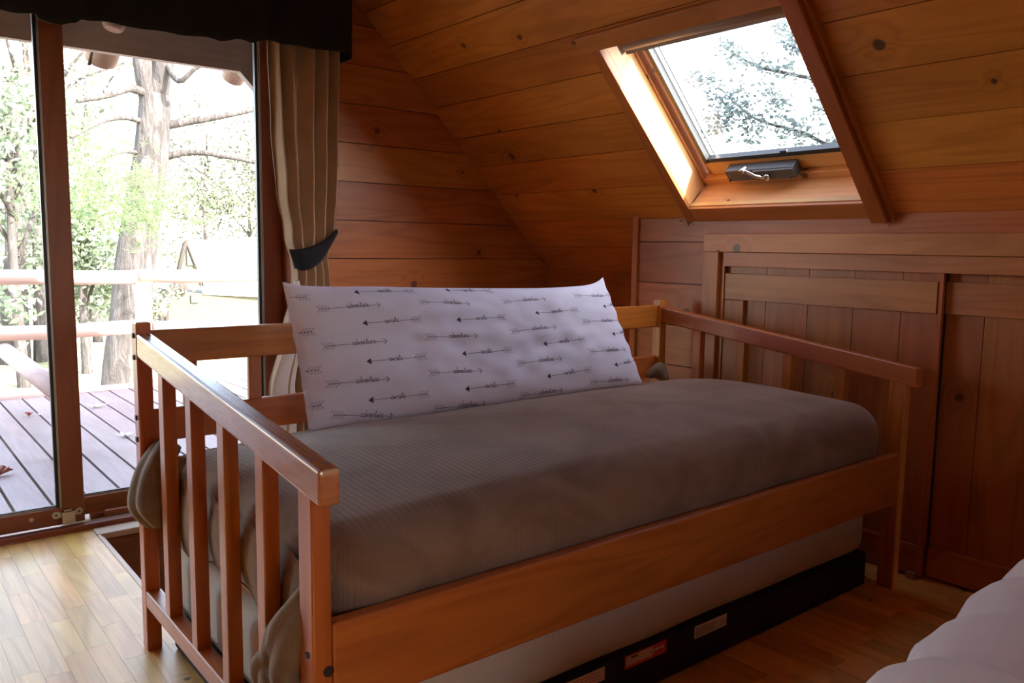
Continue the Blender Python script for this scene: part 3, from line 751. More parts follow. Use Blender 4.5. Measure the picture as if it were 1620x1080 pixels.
# ---------------------------------------------------------------- trundle: cream mattress on a black base
TX0, TX1, TY0, TY1 = .052, 1.975, -.985, -.06
def tdisp(p, n):
    q = V(p)
    if n.y < -.3: q.y += .004*nz((q.x*3, 0, q.z*5), 1, 4)
    if n.z < -.2: q.z += .004*nz((q.x*4, q.y, 0), 1, 7)
    return q
b = MB(); rslab(b, (TX0, TY0, .115), (TX1-.012, TY1, .329), .055, (60, 30, 10), tdisp)
tag(b.build('trundle_mattress', M['ticking'], weld=.0006, loc=(1, -.5, .115)), 'cream trundle mattress stored under the daybed on its black base', 'mattress')
tr = thing('low_bed_base', 'black fabric base with paper and red labels on the floor below the cream mattress', 'bed base', (1, -.5, 0))
b = MB(); rslab(b, (TX0+.01, TY0+.005, .0), (TX1, TY1, .116), .012, (8, 8, 6)); b.build('base_box', M['blackbase'], tr, weld=.0005)
b = MB(); b.tube([(TX0+.012, TY0+.004, .03), (TX1-.01, TY0+.004, .03)], .003, 8); b.build('piping', M['blackbase'], tr)
yl = TY0+.0035
def label_plate(nm, x0, x1, z0, z1, mat, txt=None):
    b = MB(); b.box((x0, yl-.0008, z0), (x1, yl, z1), 0); return b.build(nm, M[mat], tr)
def dashes(parent, x0, x1, z0, z1, rows, mat, seed, h=.0022):
    rnd = random.Random(seed); b = MB()
    for i in range(rows):
        z = z1-(i+.5)*(z1-z0)/rows; x = x0
        while x < x1-.004:
            wl_ = rnd.uniform(.004, .012); b.box((x, yl-.0012, z-h/2), (min(x+wl_, x1), yl-.0007, z+h/2)); x += wl_+.003
    return b.build('label_text', M[mat], parent)
lp = label_plate('paper_label', 1.093, 1.228, .079, .113, 'paper'); dashes(lp, 1.10, 1.185, .084, .108, 4, 'ink', 3, .0018); dashes(lp, 1.198, 1.222, .086, .104, 2, 'ink', 4, .0012)
lp = label_plate('red_label', .833, .983, .080, .113, 'redlabel')
b = MB(); b.box((.838, yl-.0013, .088), (.925, yl-.0007, .110)); b.build('label_patch', M['paper'], lp)
b = MB(); b.box((.852, yl-.0018, .1035), (.876, yl-.0012, .1075)); b.build('label_bar', M['ink'], lp)
dashes(lp, .932, .975, .092, .106, 1, 'paper', 8, .007)
b = MB()
for k in range(5): b.obox(V((.921+.004*(k % 3), yl-.0015, .083+.005*k)), V((.010, 0, .004)), V((0, .0008, 0)), V((-.001, 0, .0026)))
b.build('label_emblem', M['paper'], lp)
lp = label_plate('paper_label', .640, .765, .079, .112, 'paper'); dashes(lp, .66, .75, .084, .108, 3, 'redlabel', 5, .0018)

# ---------------------------------------------------------------- body pillow with printed arrows
# frame of the pillow: bottom edge on the blanket, top edge against the back rail
Pbl, Pbr, Ptl, Ptr = at(488, 680, Y=-.225), at(1017, 606, Y=-.215), at(446, 445, Y=-.105), at(954, 438, Y=-.095)
def pcore(a, c):          # a 0..1 along, c 0..1 up, slightly curved outline
    p = (Pbl*(1-a)+Pbr*a)*(1-c)+(Ptl*(1-a)+Ptr*a)*c
    ins = max(0, math.sin(math.pi*c))**.7*(.006 if a < .5 else -.012)
    p = p+V((ins*abs(1-2*a)**3, 0, 0))
    tt = 1-min(1, abs(2*a-1))**16
    p = p+V((0, 0, -(.014+.016*max(0, min(1, a*2-.5)))*tt-(.008*math.sin(math.pi*a))))*max(c, 0)**3+V((0, 0, -.006*tt))*(1-c)
    return p
PN = ((Pbr-Pbl).cross(Ptl-Pbl)).normalized()
if PN.y > 0: PN = -PN
def puff(a, c):
    e = lambda t: max(0, 1-abs(2*t-1)**3.2)
    h = .062*(e(a)**.42)*(e(c)**.5)
    ed = min(a, 1-a)
    w_ = .0040*math.sin(c*38+14*a)*math.exp(-ed*30)*e(c)+.010*nz((a*7, c*3, 0), 1.3, 3)*e(a)*e(c)
    w_ += .018*nz(((a*1.7-c*.9)*9, (a+c)*1.1, 0), 1, 8)*e(c)*e(a)*(.25+1.3*max(0, a-.45))
    w_ += .007*nz((a*16, c*9, 0), 1, 4)*e(c)*e(a)
    return h+w_*1.0
def pfront(a, c, eps=0.): return pcore(a, c)+PN*(puff(a, c)+eps)
def pback(a, c):
    e = lambda t: max(0, 1-abs(2*t-1)**3.2)
    return pcore(a, c)-PN*(.048*(e(a)**.42)*(e(c)**.5))
pw, ph = 1.35, .45
b = MB(); b.grid(pfront, 130, 52, uv=lambda a, c: (a*pw, c*ph)); b.grid(pback, 60, 24, uv=lambda a, c: (a*pw, c*ph), flip=True)
# corner ears
def ear(base, tip, r):
    b.tube([base, base.lerp(tip, .5), tip], [r, r*.55, .003], 10, flat=.45)
# print: arrows with script words, thin ribbons lying on the cloth (material slot 1)
plane_n = PN
def inv(u, v):
    """pillow coordinates of a sight line (measured positions of the print)"""
    a, c = .5, .5; d = CF+CR*((u-810)/FPX)-CU*((v-540)/FPX)
    for _ in range(14):
        p = pfront(a, c); t = (p-CAM).dot(plane_n)/d.dot(plane_n); q = CAM+d*t
        ea = pcore(min(a+.01, 1), c)-pcore(a, c); ec = pcore(a, c+.01)-pcore(a, c)
        e = q-p; e = e-plane_n*e.dot(plane_n)
        A = ea.dot(ea); B = ea.dot(ec); D = ec.dot(ec); r1 = e.dot(ea); r2 = e.dot(ec); det = A*D-B*B
        if abs(det) < 1e-12: break
        a += .01*(r1*D-r2*B)/det*.8; c += .01*(A*r2-B*r1)/det*.8
        a = min(max(a, -.05), 1.02); c = min(max(c, -.05), 1.05)
    return a, c
def ribbon(pts, wd):
    """pts in local metres -> list of (a,c)"""
    for (a0, c0), (a1, c1) in zip(pts[:-1], pts[1:]):
        L_ = math.hypot((a1-a0)*pw, (c1-c0)*ph)
        if L_ < 1e-5: continue
        n = max(1, int(L_/.006)); px_, py_ = -(c1-c0)*ph/L_*wd/2, (a1-a0)*pw/L_*wd/2
        ext = wd*.25/L_
        for i in range(n):
            t0, t1 = i/n-(ext if i == 0 else 0), (i+1)/n+(ext if i == n-1 else 0); q = []
            for t, sg in ((t0, -1), (t1, -1), (t1, 1), (t0, 1)):
                a = a0+(a1-a0)*t+sg*px_/pw; c = c0+(c1-c0)*t+sg*py_/ph
                if not (.004 < a < .996 and .006 < c < .994): break
                q.append(pfront(a, c, .0006))
            if len(q) == 4: b.face(q, [(0, 0)]*4, 0, 1)
GL = {   # script letters, x advance then strokes (x,y), x-height 1
 'a': (1.0, [[(.75, .9), (.4, 1), (.1, .6), (.15, .1), (.45, 0), (.75, .35), (.78, .95)], [(.78, .95), (.78, .15), (1.0, .1)]]),
 'd': (1.05, [[(.75, .85), (.4, 1), (.1, .6), (.15, .1), (.45, 0), (.75, .35), (.85, 1.3), (.9, 2.1)], [(.88, 1.8), (.8, .2), (1.05, .1)]]),
 'v': (.9, [[(0, .3), (.15, .95), (.4, .05), (.7, .95), (.9, .8)]]),
 'e': (.8, [[(0, .2), (.5, .55), (.55, .95), (.25, .95), (.1, .45), (.35, 0), (.8, .2)]]),
 'n': (1.05, [[(0, .3), (.15, .95), (.2, 0)], [(.2, .4), (.5, 1), (.7, .8), (.7, .1), (1.05, .15)]]),
 't': (.7, [[(0, .2), (.35, 1.1), (.45, 1.9)], [(.42, 1.7), (.3, .2), (.7, .1)], [(.05, 1.25), (.75, 1.35)]]),
 'u': (1.0, [[(0, .4), (.15, .95), (.2, .1), (.5, .05), (.75, .9)], [(.75, .9), (.78, .1), (1, .15)]]),
 'r': (.75, [[(0, .3), (.2, 1.1), (.5, .9), (.45, .1), (.75, .15)]]),
 'w': (1.25, [[(0, .3), (.12, .95), (.3, .05), (.6, .7), (.75, .05), (1.05, .95), (1.25, .8)]]),
 'i': (.5, [[(0, .2), (.2, .95), (.22, .1), (.5, .15)], [(.24, 1.35), (.27, 1.45)]]),
 's': (.7, [[(0, .2), (.4, 1.05), (.5, .3), (.3, 0), (.05, .12)], [(.4, .1), (.7, .2)]])}
def arrow(p0, p1, word, right):
    """from fletching p0 to head p1 (pillow coordinates)"""
    A0 = V((p0[0]*pw, p0[1]*ph, 0)); A1 = V((p1[0]*pw, p1[1]*ph, 0)); D = A1-A0; Ln = D.length; ux = D/Ln; uy = V((-ux.y, ux.x, 0))
    if not right: uy = -uy
    P = lambda x, y: ((lambda q: (q.x/pw, q.y/ph))(A0+ux*x+uy*y))
    s = Ln/.150*.8 if Ln < .15 else .95
    LW = .0014
    word_w = sum(GL[ch][0] for ch in word); xh = .0095
    sc = min(xh, Ln*.40/word_w); ww = word_w*sc
    x0w = Ln*.43-(0 if right else .0)
    ws, we = (x0w, x0w+ww) if right else (x0w, x0w+ww)
    if not right: ws, we = Ln*.38, Ln*.38+ww
    ribbon([P(.0, 0), P(ws-.002, .0)], LW); ribbon([P(we, 0), P(Ln-.004, 0)], LW)
    for k in range(4):                                # fletching barbs
        xx = .004+k*.0095
        for sg in (1, -1): ribbon([P(xx, 0), P(xx-.0125, sg*.0115)], .0012)
    if right: ribbon([P(Ln-.010, .009), P(Ln, 0), P(Ln-.010, -.009)], .0020)
    else:
        for k in range(7):
            f_ = k/6; ribbon([P(Ln-.013, .008*(1-2*f_)), P(Ln, 0)], .0028)
    # the word always reads left to right
    if right: org, dx = ws, 1
    else: org, dx = we, -1
    cx_ = 0
    for ch in word:
        adv, strokes = GL[ch]
        for st in strokes: ribbon([P(org+dx*(cx_+x_)*sc, ((y_-.45)*sc*1.05)) for x_, y_ in st], .0016)
        cx_ += adv
z5 = lambda x_, y_: (440+x_/2.793, 420+y_/2.793)
ADV = [((180, 192), (450, 172)), ((630, 160), (845, 168)), ((998, 160), (1180, 147)), ((1312, 132), (1460, 127)), ((205, 357), (480, 332)), ((660, 315), (880, 310)), ((1033, 292), (1227, 270)), ((1350, 247), (1502, 240)),
       ((222, 524), (492, 500)), ((675, 475), (900, 463)), ((1060, 432), (1252, 410)), ((1380, 380), (1533, 370)), ((245, 660), (505, 665)), ((695, 632), (915, 610)), ((1075, 575), (1257, 550)), ((1382, 516), (1545, 503))]
AWA = [((625, 237), (375, 255)), ((998, 228), (790, 240)), ((1320, 195), (1138, 210)), ((1600, 172), (1438, 181)), ((648, 401), (393, 424)), ((1028, 372), (815, 390)), ((1352, 323), (1173, 347)), ((1640, 295), (1478, 303)),
       ((660, 567), (402, 595)), ((1045, 520), (828, 546)), ((1378, 458), (1190, 490)), ((1650, 425), (1488, 439)), ((595, 112), (337, 118)), ((940, 112), (740, 108)), ((150, 292), (-80, 315)), ((180, 460), (-60, 480)), ((190, 617), (-60, 640)), ((125, 140), (-110, 160))]
for p0, p1 in ADV: arrow(inv(*z5(*p0)), inv(*z5(*p1)), 'adventure', True)
def inv2(p0, p1):
    if 30 < p1[0] < 1545 and p0[0] < 1500: return inv(*z5(*p0)), inv(*z5(*p1))
    # partly round the edge: keep the full arrow length in cloth coordinates
    k = .165
    if p1[0] <= 30: a, c = inv(*z5(*p0)); return (a, c), (a-k/pw, c-.01/ph)
    a, c = inv(*z5(*p1)); return (a+k/pw, c+.01/ph), (a, c)
for p0, p1 in AWA:
    q0, q1 = inv2(p0, p1); arrow(q0, q1, 'awaits', False)
pil = b.build('body_pillow', [M['pillow'], M['print']], loc=(Pbl+Pbr)/2)
pil.modifiers.new('weld', 'WELD').merge_threshold = .0004
tag(pil, 'long white body pillow printed with grey arrows and the words adventure awaits', 'pillow')
# ---------------------------------------------------------------- curtain, tieback, valance
cu = thing('curtain', 'beige gathered curtain panel tied back at the right side of the glass door', 'curtain', (.95, 1.0, .0))
def interp(tab, z):
    tab = sorted(tab)
    if z <= tab[0][0]: return tab[0][1]
    for (a, va), (b_, vb) in zip(tab[:-1], tab[1:]):
        if z <= b_: t = (z-a)/(b_-a); t = t*t*(3-2*t); return va+(vb-va)*t
    return tab[-1][1]
edgeL = [(2.0, .795), (1.87, .80), (1.55, .812), (1.3, .832), (1.12, .862), (1.0, .888), (.95, .892), (.88, .885), (.7, .842), (.46, .786), (.1, .755), (.02, .75)]
edgeR = [(2.0, 1.12), (1.87, 1.118), (1.5, 1.105), (1.3, 1.098), (1.15, 1.085), (1.02, 1.055), (.95, 1.062), (.85, 1.07), (.6, 1.04), (.2, 1.03), (.02, 1.03)]
depth = [(2.0, .030), (1.4, .034), (1.15, .024), (1.02, .014), (.9, .018), (.5, .03), (.02, .034)]
def cpt(a, c):
    z = 2.02-c*2.0; xl, xr = interp(edgeL, z), interp(edgeR, z); d = interp(depth, z)
    ph_ = a*2*math.pi*5+1.1*math.sin(c*3.2)+1.5*math.sin(a*6.5)+.9*nz((a*3, z*.9, 0), 1, 6)
    x = xl+(xr-xl)*(a+.006*math.sin(ph_*2))
    y = 1.012+d*math.sin(ph_)+.006*nz((a*5, z*3, 0), 1, 2)
    pinch = math.exp(-((z-1.0)/.12)**2)
    y -= pinch*.012*math.sin(math.pi*a)
    return (x, y, z)
b = MB(); b.grid(cpt, 150, 110, uv=lambda a, c: (a*.9, c*2))
o = b.build('curtain_panel', M['curtain'], cu); sm = o.modifiers.new('solid', 'SOLIDIFY'); sm.thickness = .0015
# pale lining turned outward below the tie
b = MB()
def lpt(a, c):
    z = .93-c*.88; xl = interp(edgeL, z)-.006; wdt = .03+.12*c**.7
    return (xl+wdt*a, .985-.012*math.sin(a*math.pi*1.5+.3)+.004*math.sin(z*7), z)
b.grid(lpt, 30, 40, uv=lambda a, c: (a*.2, c*.9)); o = b.build('curtain_lining', M['lining_cloth'], cu); sm = o.modifiers.new('solid', 'SOLIDIFY'); sm.thickness = .0015
# tieback band
tTop = [at(457, 394, Y=.975), at(474, 394, Y=.955), at(496, 388, Y=.95), at(515, 378, Y=.955), at(528, 366, Y=.965), at(533, 362, Y=.985)]
tBot = [at(466, 424, Y=.975), at(478, 428, Y=.955), at(494, 424, Y=.95), at(510, 412, Y=.955), at(522, 392, Y=.965), at(534, 371, Y=.985)]
tT = arcpts(tTop, 6); tB = arcpts(tBot, 6)
b = MB(); n_ = len(tT)-1
b.grid(lambda a, c: tT[int(round(a*n_))].lerp(tB[int(round(a*n_))], c)+V((0, -.008*math.sin(math.pi*c), 0)), n_, 6, uv=lambda a, c: (a*.25, c*.1))
# back run round the curtain to the wall
b.grid(lambda a, c: (tT[-1].lerp(V((1.10, 1.085, 1.11)), a)).lerp(tB[-1].lerp(V((1.10, 1.085, 1.09)), a), c), 4, 2)
b.grid(lambda a, c: (tT[0].lerp(V((.91, 1.045, 1.045)), a)).lerp(tB[0].lerp(V((.91, 1.045, .975)), a), c), 4, 2)
o = b.build('tieback', M['valance'], weld=.0005, loc=(1.0, .97, 1.0)); sm = o.modifiers.new('solid', 'SOLIDIFY'); sm.thickness = .003
tag(o, 'black cloth tieback band round the beige curtain', 'curtain tieback')
bot = [(-1.9, 1.83), (-.5, 1.825), (-.12, 1.818), (-.03, 1.822), (-.02, 1.808), (.05, 1.806), (.085, 1.815), (.115, 1.834), (.17, 1.838), (.24, 1.832), (.28, 1.835), (.40, 1.835), (.5, 1.842), (.58, 1.838), (.65, 1.852), (.7, 1.852), (.76, 1.868), (.80, 1.872), (.9, 1.868), (1.0, 1.87), (1.10, 1.872), (1.14, 1.858)]
def vp_(a, c):
    x = -1.95+a*(1.142+1.95); zb = interp(bot, x)-.0; z = 2.16+(zb-2.16)*c
    y = .935+.012*math.sin(x*46+1.3*math.sin(x*9))*(.35+.65*c)+.006*math.sin(x*17)
    return (x, y, z)
va = thing('valance', 'black gathered cloth valance hung across the top of the glass door', 'valance', (-.4, .94, 2.0))
b = MB(); b.grid(vp_, 420, 12, uv=lambda a, c: (a*3, c*.3)); e = V(vp_(1, 0)); e2 = V(vp_(1, 1))
b.grid(lambda a, c: e.lerp(V((1.142, YD-.002, 2.16)), a).lerp(e2.lerp(V((1.142, YD-.002, 1.858)), a), c), 6, 6)
o = b.build('valance_cloth', M['valance'], va, weld=.0005); sm = o.modifiers.new('solid', 'SOLIDIFY'); sm.thickness = .003
b = MB(); b.box((-1.95, .95, 2.13), (1.14, .975, 2.155), 0); b.box((1.115, .95, 2.13), (1.14, YD, 2.155), 1); b.box((-1.95, .95, 2.13), (-1.93, YD, 2.155), 1); b.build('valance_rod', M['doorwood'], va)

# ---------------------------------------------------------------- second bed in the near right corner
FX0, FX1, FY1, FY0, FZ = .325, XC-.12, -1.682, -2.75, .555
def fdisp(p, n):
    q = V(p)
    up = max(0, n.z)
    s_ = abs(math.sin((q.x-.35)/.205*math.pi))**.55
    q.y -= (.020*(1-s_))*max(0, n.y+.25)
    q.z -= (.022*(1-s_))*(up**.5)*math.exp(-((q.y-FY1)/.25)**2)
    gy = abs(math.sin((q.y-FY1)/.30*math.pi)); 
    q.z += up*(.012*(s_**.8)*(gy**.7))
    q += n*(.010*nz(q, 6, 5)+.006*nz(q, 14, 3)+.003*nz(q, 30, 3))
    return q
b = MB(); rslab(b, (FX0, FY0, .30), (FX1, FY1, FZ), .10, (120, 60, 14), fdisp)
fb_ = thing('bed', 'bed under a puffy pale pink comforter in the near right corner', 'bed', ((FX0+FX1)/2, FY1, 0)); fb_.rotation_euler.z = .085
b.build('comforter', M['comforter'], fb_, weld=.0006)
b = MB(); b.box((FX0+.06, FY0+.06, .12), (FX1-.06, FY1-.12, .32)); b.build('bed_base', M['bed'], fb_, bevel=.006)
for x_ in (FX0+.1, FX1-.14):
    for y_ in (FY0+.1, FY1-.2): b = MB(); b.box((x_, y_, 0), (x_+.05, y_+.05, .12), 2); b.build('leg', M['bed'], fb_)

# ================================================================= outside
# ground falls away from the deck
b = MB()
def gp(a, c):
    y = 1.25+(a**1.7)*110; x = -55+c*130
    z = -1.0-.035*min(y, 40)+.0*x+(max(0, y-28)*.03)+.12*nz((x*.15, y*.15, 0), 1, 3)
    return (x, y, z-.15)
b.grid(gp, 60, 60, uv=lambda a, c: (a*60, c*60)); b.build('ground', M['ground'], kind='structure')
gz = lambda x, y: -1.15-.035*min(y, 40)+max(0, y-28)*.03
b = MB(); x = -2.975+.003
while x < 6.4:
    b.box((x+.0045, YD+.145, -.085), (x+.1355, 4.56, -.05), 1); x += .1447
b.box((-3, 1.3, -.30), (6.4, 1.36, -.086), 0, mi=1); b.box((-3, 4.42, -.30), (6.4, 4.47, -.086), 0, mi=1); b.box((-3, 2.8, -.30), (6.4, 2.86, -.086), 0, mi=1)
b.build('deck', [M['deck'], M['wellback']], kind='structure')
b = MB()
for x_ in (-2.9, 0.6, 3.2, 6.2): b.box((x_, 4.38, -1.5), (x_+.12, 4.5, -.30), 2)
b.build('deck_support', M['deck'], kind='structure')
dr = thing('deck_railing', 'pale peeled log railing along the far edge of the deck', 'railing', (1.2, 4.6, -.05))
def lograil(x0, x1, y, z, h, seedr):
    m = MB(); n = 14
    def rr(x): return 1+.03*math.sin(x*3+seedr)
    pts = [(x0+(x1-x0)*i/n, y, z+.006*math.sin(i*1.7+seedr)) for i in range(n+1)]
    m.tube(pts, [h*rr(p[0]) for p in pts], 12, flat=.75); return m
PXR = 1.185
lograil(-2.9, PXR-.005, 4.56, .812, .062, 1).build('top_rail', M['rail'], dr)
lograil(PXR+.005, 6.3, 4.56, .812, .060, 2).build('top_rail', M['rail'], dr)
lograil(-2.9, PXR-.03, 4.56, .415, .065, 3).build('lower_rail', M['rail'], dr)
lograil(PXR+.1, 6.3, 4.56, .405, .065, 4).build('lower_rail', M['rail'], dr)
for x_ in (PXR+.04, 3.7, 6.25, -2.85):
    b = MB(); b.tube([(x_, 4.57, -.05), (x_, 4.57, .77)], .062, 14); b.build('post', M['rail'], dr)
b = MB(); b.box((-2.98, 4.50, -.05), (6.4, 4.64, -.03), 0); b.build('edge_board', M['rail'], dr)
# low log rail running back from the far edge (stair side)
sr = thing('stair_railing', 'low log rail running from the house out along the left of the deck', 'railing', (.26, 4, -.05))
b = MB(); b.tube([(.255, 2.45, .30), (.267, 4.50, .30)], .055, 12); b.build('rail', M['rail'], sr)
b = MB(); b.tube([(.256, 2.50, -.05), (.256, 2.50, .29)], .045, 12); b.build('post', M['rail'], sr)
# overhang: boxed gable soffit
b = MB()
for m_ in (1, -1):
    FX = lambda x: x if m_ == 1 else 2*RX-x
    b.prism([(FX(RX), YO-.05, 1.985), (FX(1.12), YO-.05, 1.985), (FX(1.26), YO-.05, 2.30), (FX(RX), YO-.05, 2.30)], (0, .05, 0), r=.4)
    b.prism([(FX(1.12), YO-.05, 1.985), (FX(2.47), YO-.05, .60), (FX(2.74), YO-.05, .78), (FX(1.26), YO-.05, 2.30)], (0, .05, 0), r=.4)
b.build('roof_fascia', M['eave'], kind='structure')
def log_tail(px_, py_, Y, r, lab, ln=.5, dirv=(.10, -.55, .62)):
    e = at(px_, py_, Y=Y); dv = V(dirv).normalized(); m = MB()
    m.tube([e+V((0, 0, 0)), e+dv*.012, e+dv*.05, e+dv*ln], [r*.72, r*.93, r, r*1.02], 18)
    m.v = m.v; o = m.build('log_rafter_tail', M['log'], loc=e); tag(o, lab, 'log'); return o
lg = log_tail(157, 99, 2.42, .082, 'cracked log rafter end hanging under the left part of the eave', .42, (.10, -.50, .60))
e_ = at(157, 99, Y=2.42); dv_ = V((.10, -.50, .60)).normalized(); sd_ = dv_.cross(V((CF.x, CF.y, 0))).normalized(); fr_ = -sd_.cross(dv_).normalized()
if fr_.dot(CF) > 0: fr_ = -fr_
b = MB(); b.obox(e_+fr_*.068-sd_*.005-dv_*.001, dv_*.30, sd_*.010, fr_*.0155); b.build('crack', M['wellback'], lg)
log_tail(366, 128, 2.44, .066, 'sawn log rafter end at the right end of the eave near the roof slope', .42, (.12, -.50, .60))
log_tail(178, 47, 2.0, .050, 'upper log rafter end on the near face of the eave board', .24, (.15, .05, .62))

# big pine beyond the railing
TY = 9.5
tree = thing('pine_tree', 'big forked pine trunk with bare limbs standing beyond the deck railing', 'tree', at(200, 620, Y=TY))
m2 = lambda px_: px_/FPX*(TY+2.26)*1.12
pts = [(190, 700, 58), (192, 600, 56), (205, 500, 56), (214, 420, 58), (226, 330, 54), (238, 260, 52), (243, 200, 48), (246, 150, 44)]
b = MB(); P_ = arcpts([at(u, v, Y=TY) for u, v, w_ in pts], 6); ws_ = [w_ for _, _, w_ in pts]
R_ = []
for i in range(len(P_)):
    t = i/(len(P_)-1)*(len(ws_)-1); k = min(int(t), len(ws_)-2); R_.append(m2(ws_[k]+(ws_[k+1]-ws_[k])*(t-k))/2*.86)
b.tube(P_, R_, 20); b.build('trunk', M['bark'], tree)
def branch(L_, rad, nm='branch'):
    q = MB(); pp = arcpts([at(u, v, Y=TY+dy) for u, v, dy in L_], 6)
    q.tube(pp, [m2(rad)/2*(1-.6*i/(len(pp)-1)) for i in range(len(pp))], 9); return q.build(nm, M['bark'], tree)
branch([(243, 165, 0), (228, 100, 0), (222, 30, .2), (215, -60, .4)], 34, 'fork')
branch([(246, 165, 0), (262, 90, -.2), (285, 10, -.3), (300, -60, -.3)], 30, 'fork')
for L_, r_ in (([(236, 150, 0), (205, 140, -.2), (172, 150, -.4), (122, 160, -.6)], 13), ([(226, 192, 0), (195, 186, -.3), (160, 193, -.6), (112, 218, -1)], 8),
               ([(222, 242, 0), (195, 240, -.3), (165, 250, -.5), (135, 275, -.8)], 6), ([(250, 200, 0), (300, 192, -.2), (360, 182, -.4), (440, 165, -.6)], 13),
               ([(250, 250, 0), (300, 241, -.2), (350, 246, -.4), (440, 264, -.6)], 11), ([(262, 95, -.2), (282, 128, -.5), (310, 108, -.7), (345, 92, -.9)], 9),
               ([(205, 290, -.2), (225, 268, -.3), (232, 250, -.2)], 22)): branch(L_, r_)
def needles(parent, c, n, spread, ln, mat, seed, name='foliage'):
    rnd = random.Random(seed); q = MB()
    for k in range(n):
        o = c+V([rnd.gauss(0, s) for s in spread])
        for j in range(9):
            d = V((rnd.gauss(0, 1), rnd.gauss(0, 1), rnd.gauss(.25, .9))).normalized()*ln*rnd.uniform(.6, 1.2)
            s_ = d.orthogonal().normalized()*ln*.028
            q.face([o-s_, o+s_, o+d], [(0, 0), (1, 0), (0, 1)], rnd.random())
    return q.build(name, M[mat], parent)
needles(tree, at(150, 325, Y=TY-2), 200, (.34, .3, .20), .15, 'needle', 1)
needles(tree, at(235, 325, Y=TY-2), 240, (.40, .3, .17), .15, 'needle', 2)
needles(tree, at(150, 265, Y=TY-1), 110, (.35, .3, .14), .15, 'needle', 3)
needles(tree, at(115, 225, Y=TY-.5), 90, (.25, .3, .20), .15, 'needle', 4)
def leaf_tree(nm, lab, base, crown, rad, n, size, mat, seed, trunk_r=.12, group='trees beyond the yard'):
    rnd = random.Random(seed); t = thing(nm, lab, 'tree', base, group)
    q = MB(); top = crown+V((0, 0, rad.z*.6)); q.tube(arcpts([base-V((0, 0, .2)), base.lerp(top, .5)+V((rnd.uniform(-.3, .3), 0, 0)), top], 4), [trunk_r*(1-.09*i) for i in range(9)], 8)
    for k in range(7):
        h = rnd.uniform(.35, .9); s0_ = base.lerp(top, h); e_ = crown+V((rnd.uniform(-1, 1)*rad.x, rnd.uniform(-1, 1)*rad.y, rnd.uniform(-.4, 1)*rad.z))*.8
        q.tube([s0_, s0_.lerp(e_, .5)+V((0, 0, .2)), e_], [trunk_r*.35, trunk_r*.22, trunk_r*.06], 6)
    q.build('trunk', M['bark'], t)
    q = MB(); cl = [crown+V((rnd.gauss(0, .5)*rad.x, rnd.gauss(0, .5)*rad.y, rnd.gauss(0, .5)*rad.z)) for _ in range(38)]
    for k in range(n):
        c_ = rnd.choice(cl); o = c_+V((rnd.gauss(0, .14)*rad.x, rnd.gauss(0, .14)*rad.y, rnd.gauss(0, .12)*rad.z))
        a_ = V((rnd.gauss(0, 1), rnd.gauss(0, 1), rnd.gauss(0, 1))).normalized()*size*rnd.uniform(.5, 1.2); b_ = a_.orthogonal().normalized()*size*rnd.uniform(.3, .7)
        q.face([o-a_, o+b_, o+a_, o-b_], [(0, 0), (1, 0), (1, 1), (0, 1)], rnd.random())
    q.build('foliage', M[mat], t); return t
def G(u, v, Y): p = at(u, v, Y=Y); return p
far = [
 ('leafy_tree', 'green leafy tree low behind the pine trunk on its left', (130, 400), 17, (1.25, 1.2, 1.5), 3600, .085, 'leafgreen', .12),
 ('leafy_tree', 'green leafy tree at the left edge of the sliding door glass', (20, 260), 15, (2.2, 2, 1.9), 3600, .09, 'leafgreen', .12),
 ('leafy_tree', 'pale tree with grey trunk seen through the left glass panel', (40, 110), 20, (3.2, 2, 2.0), 2600, .10, 'leafyellow', .16),
 ('leafy_tree', 'yellow green tree between the pine and the cottage gable', (330, 290), 44, (6, 3, 4.6), 5200, .16, 'leaffar', .16),
 ('leafy_tree', 'thin leaved tree above the cottage roof', (395, 300), 47, (5, 3, 5), 4800, .16, 'leaffar', .16),
 ('leafy_tree', 'tall pale tree left of the pine fork', (140, 190), 26, (2.6, 2.5, 3.0), 3000, .11, 'leafyellow', .15),
 ('leafy_tree', 'low dark green bush at the lower left behind the railing', (125, 465), 22, (2.0, 1.5, .9), 2400, .09, 'leafgreen', .08),
 ('leafy_tree', 'olive shrub left of the cottage porch', (238, 492), 24, (.5, .5, .5), 900, .08, 'leafyellow', .06),
 ('leafy_tree', 'wide green tree at the back left horizon', (-60, 330), 32, (5, 3, 4), 4500, .14, 'leafgreen', .18)]
for i, (nm, lab, (u, v), Y, rad, n, sz, mat, tr_) in enumerate(far):
    c_ = G(u, v, Y); leaf_tree(nm, lab, V((c_.x, c_.y, gz(c_.x, c_.y))), c_, V(rad), n, sz, mat, 40+i, tr_)
# bare grey trunk seen through the left panel
b = MB(); p0 = at(20, 500, Y=20); b.tube([V((p0.x, p0.y, gz(p0.x, p0.y)-.2)), at(22, 470, Y=20), at(28, 400, Y=20), at(24, 300, Y=20), at(15, 120, Y=20)], [.34, .28, .26, .22, .14], 12)
tag(b.build('bare_trunk', M['bark'], loc=V((p0.x, p0.y, gz(p0.x, p0.y)))), 'pale bare tree trunk in the yard seen through the left glass panel', 'tree')
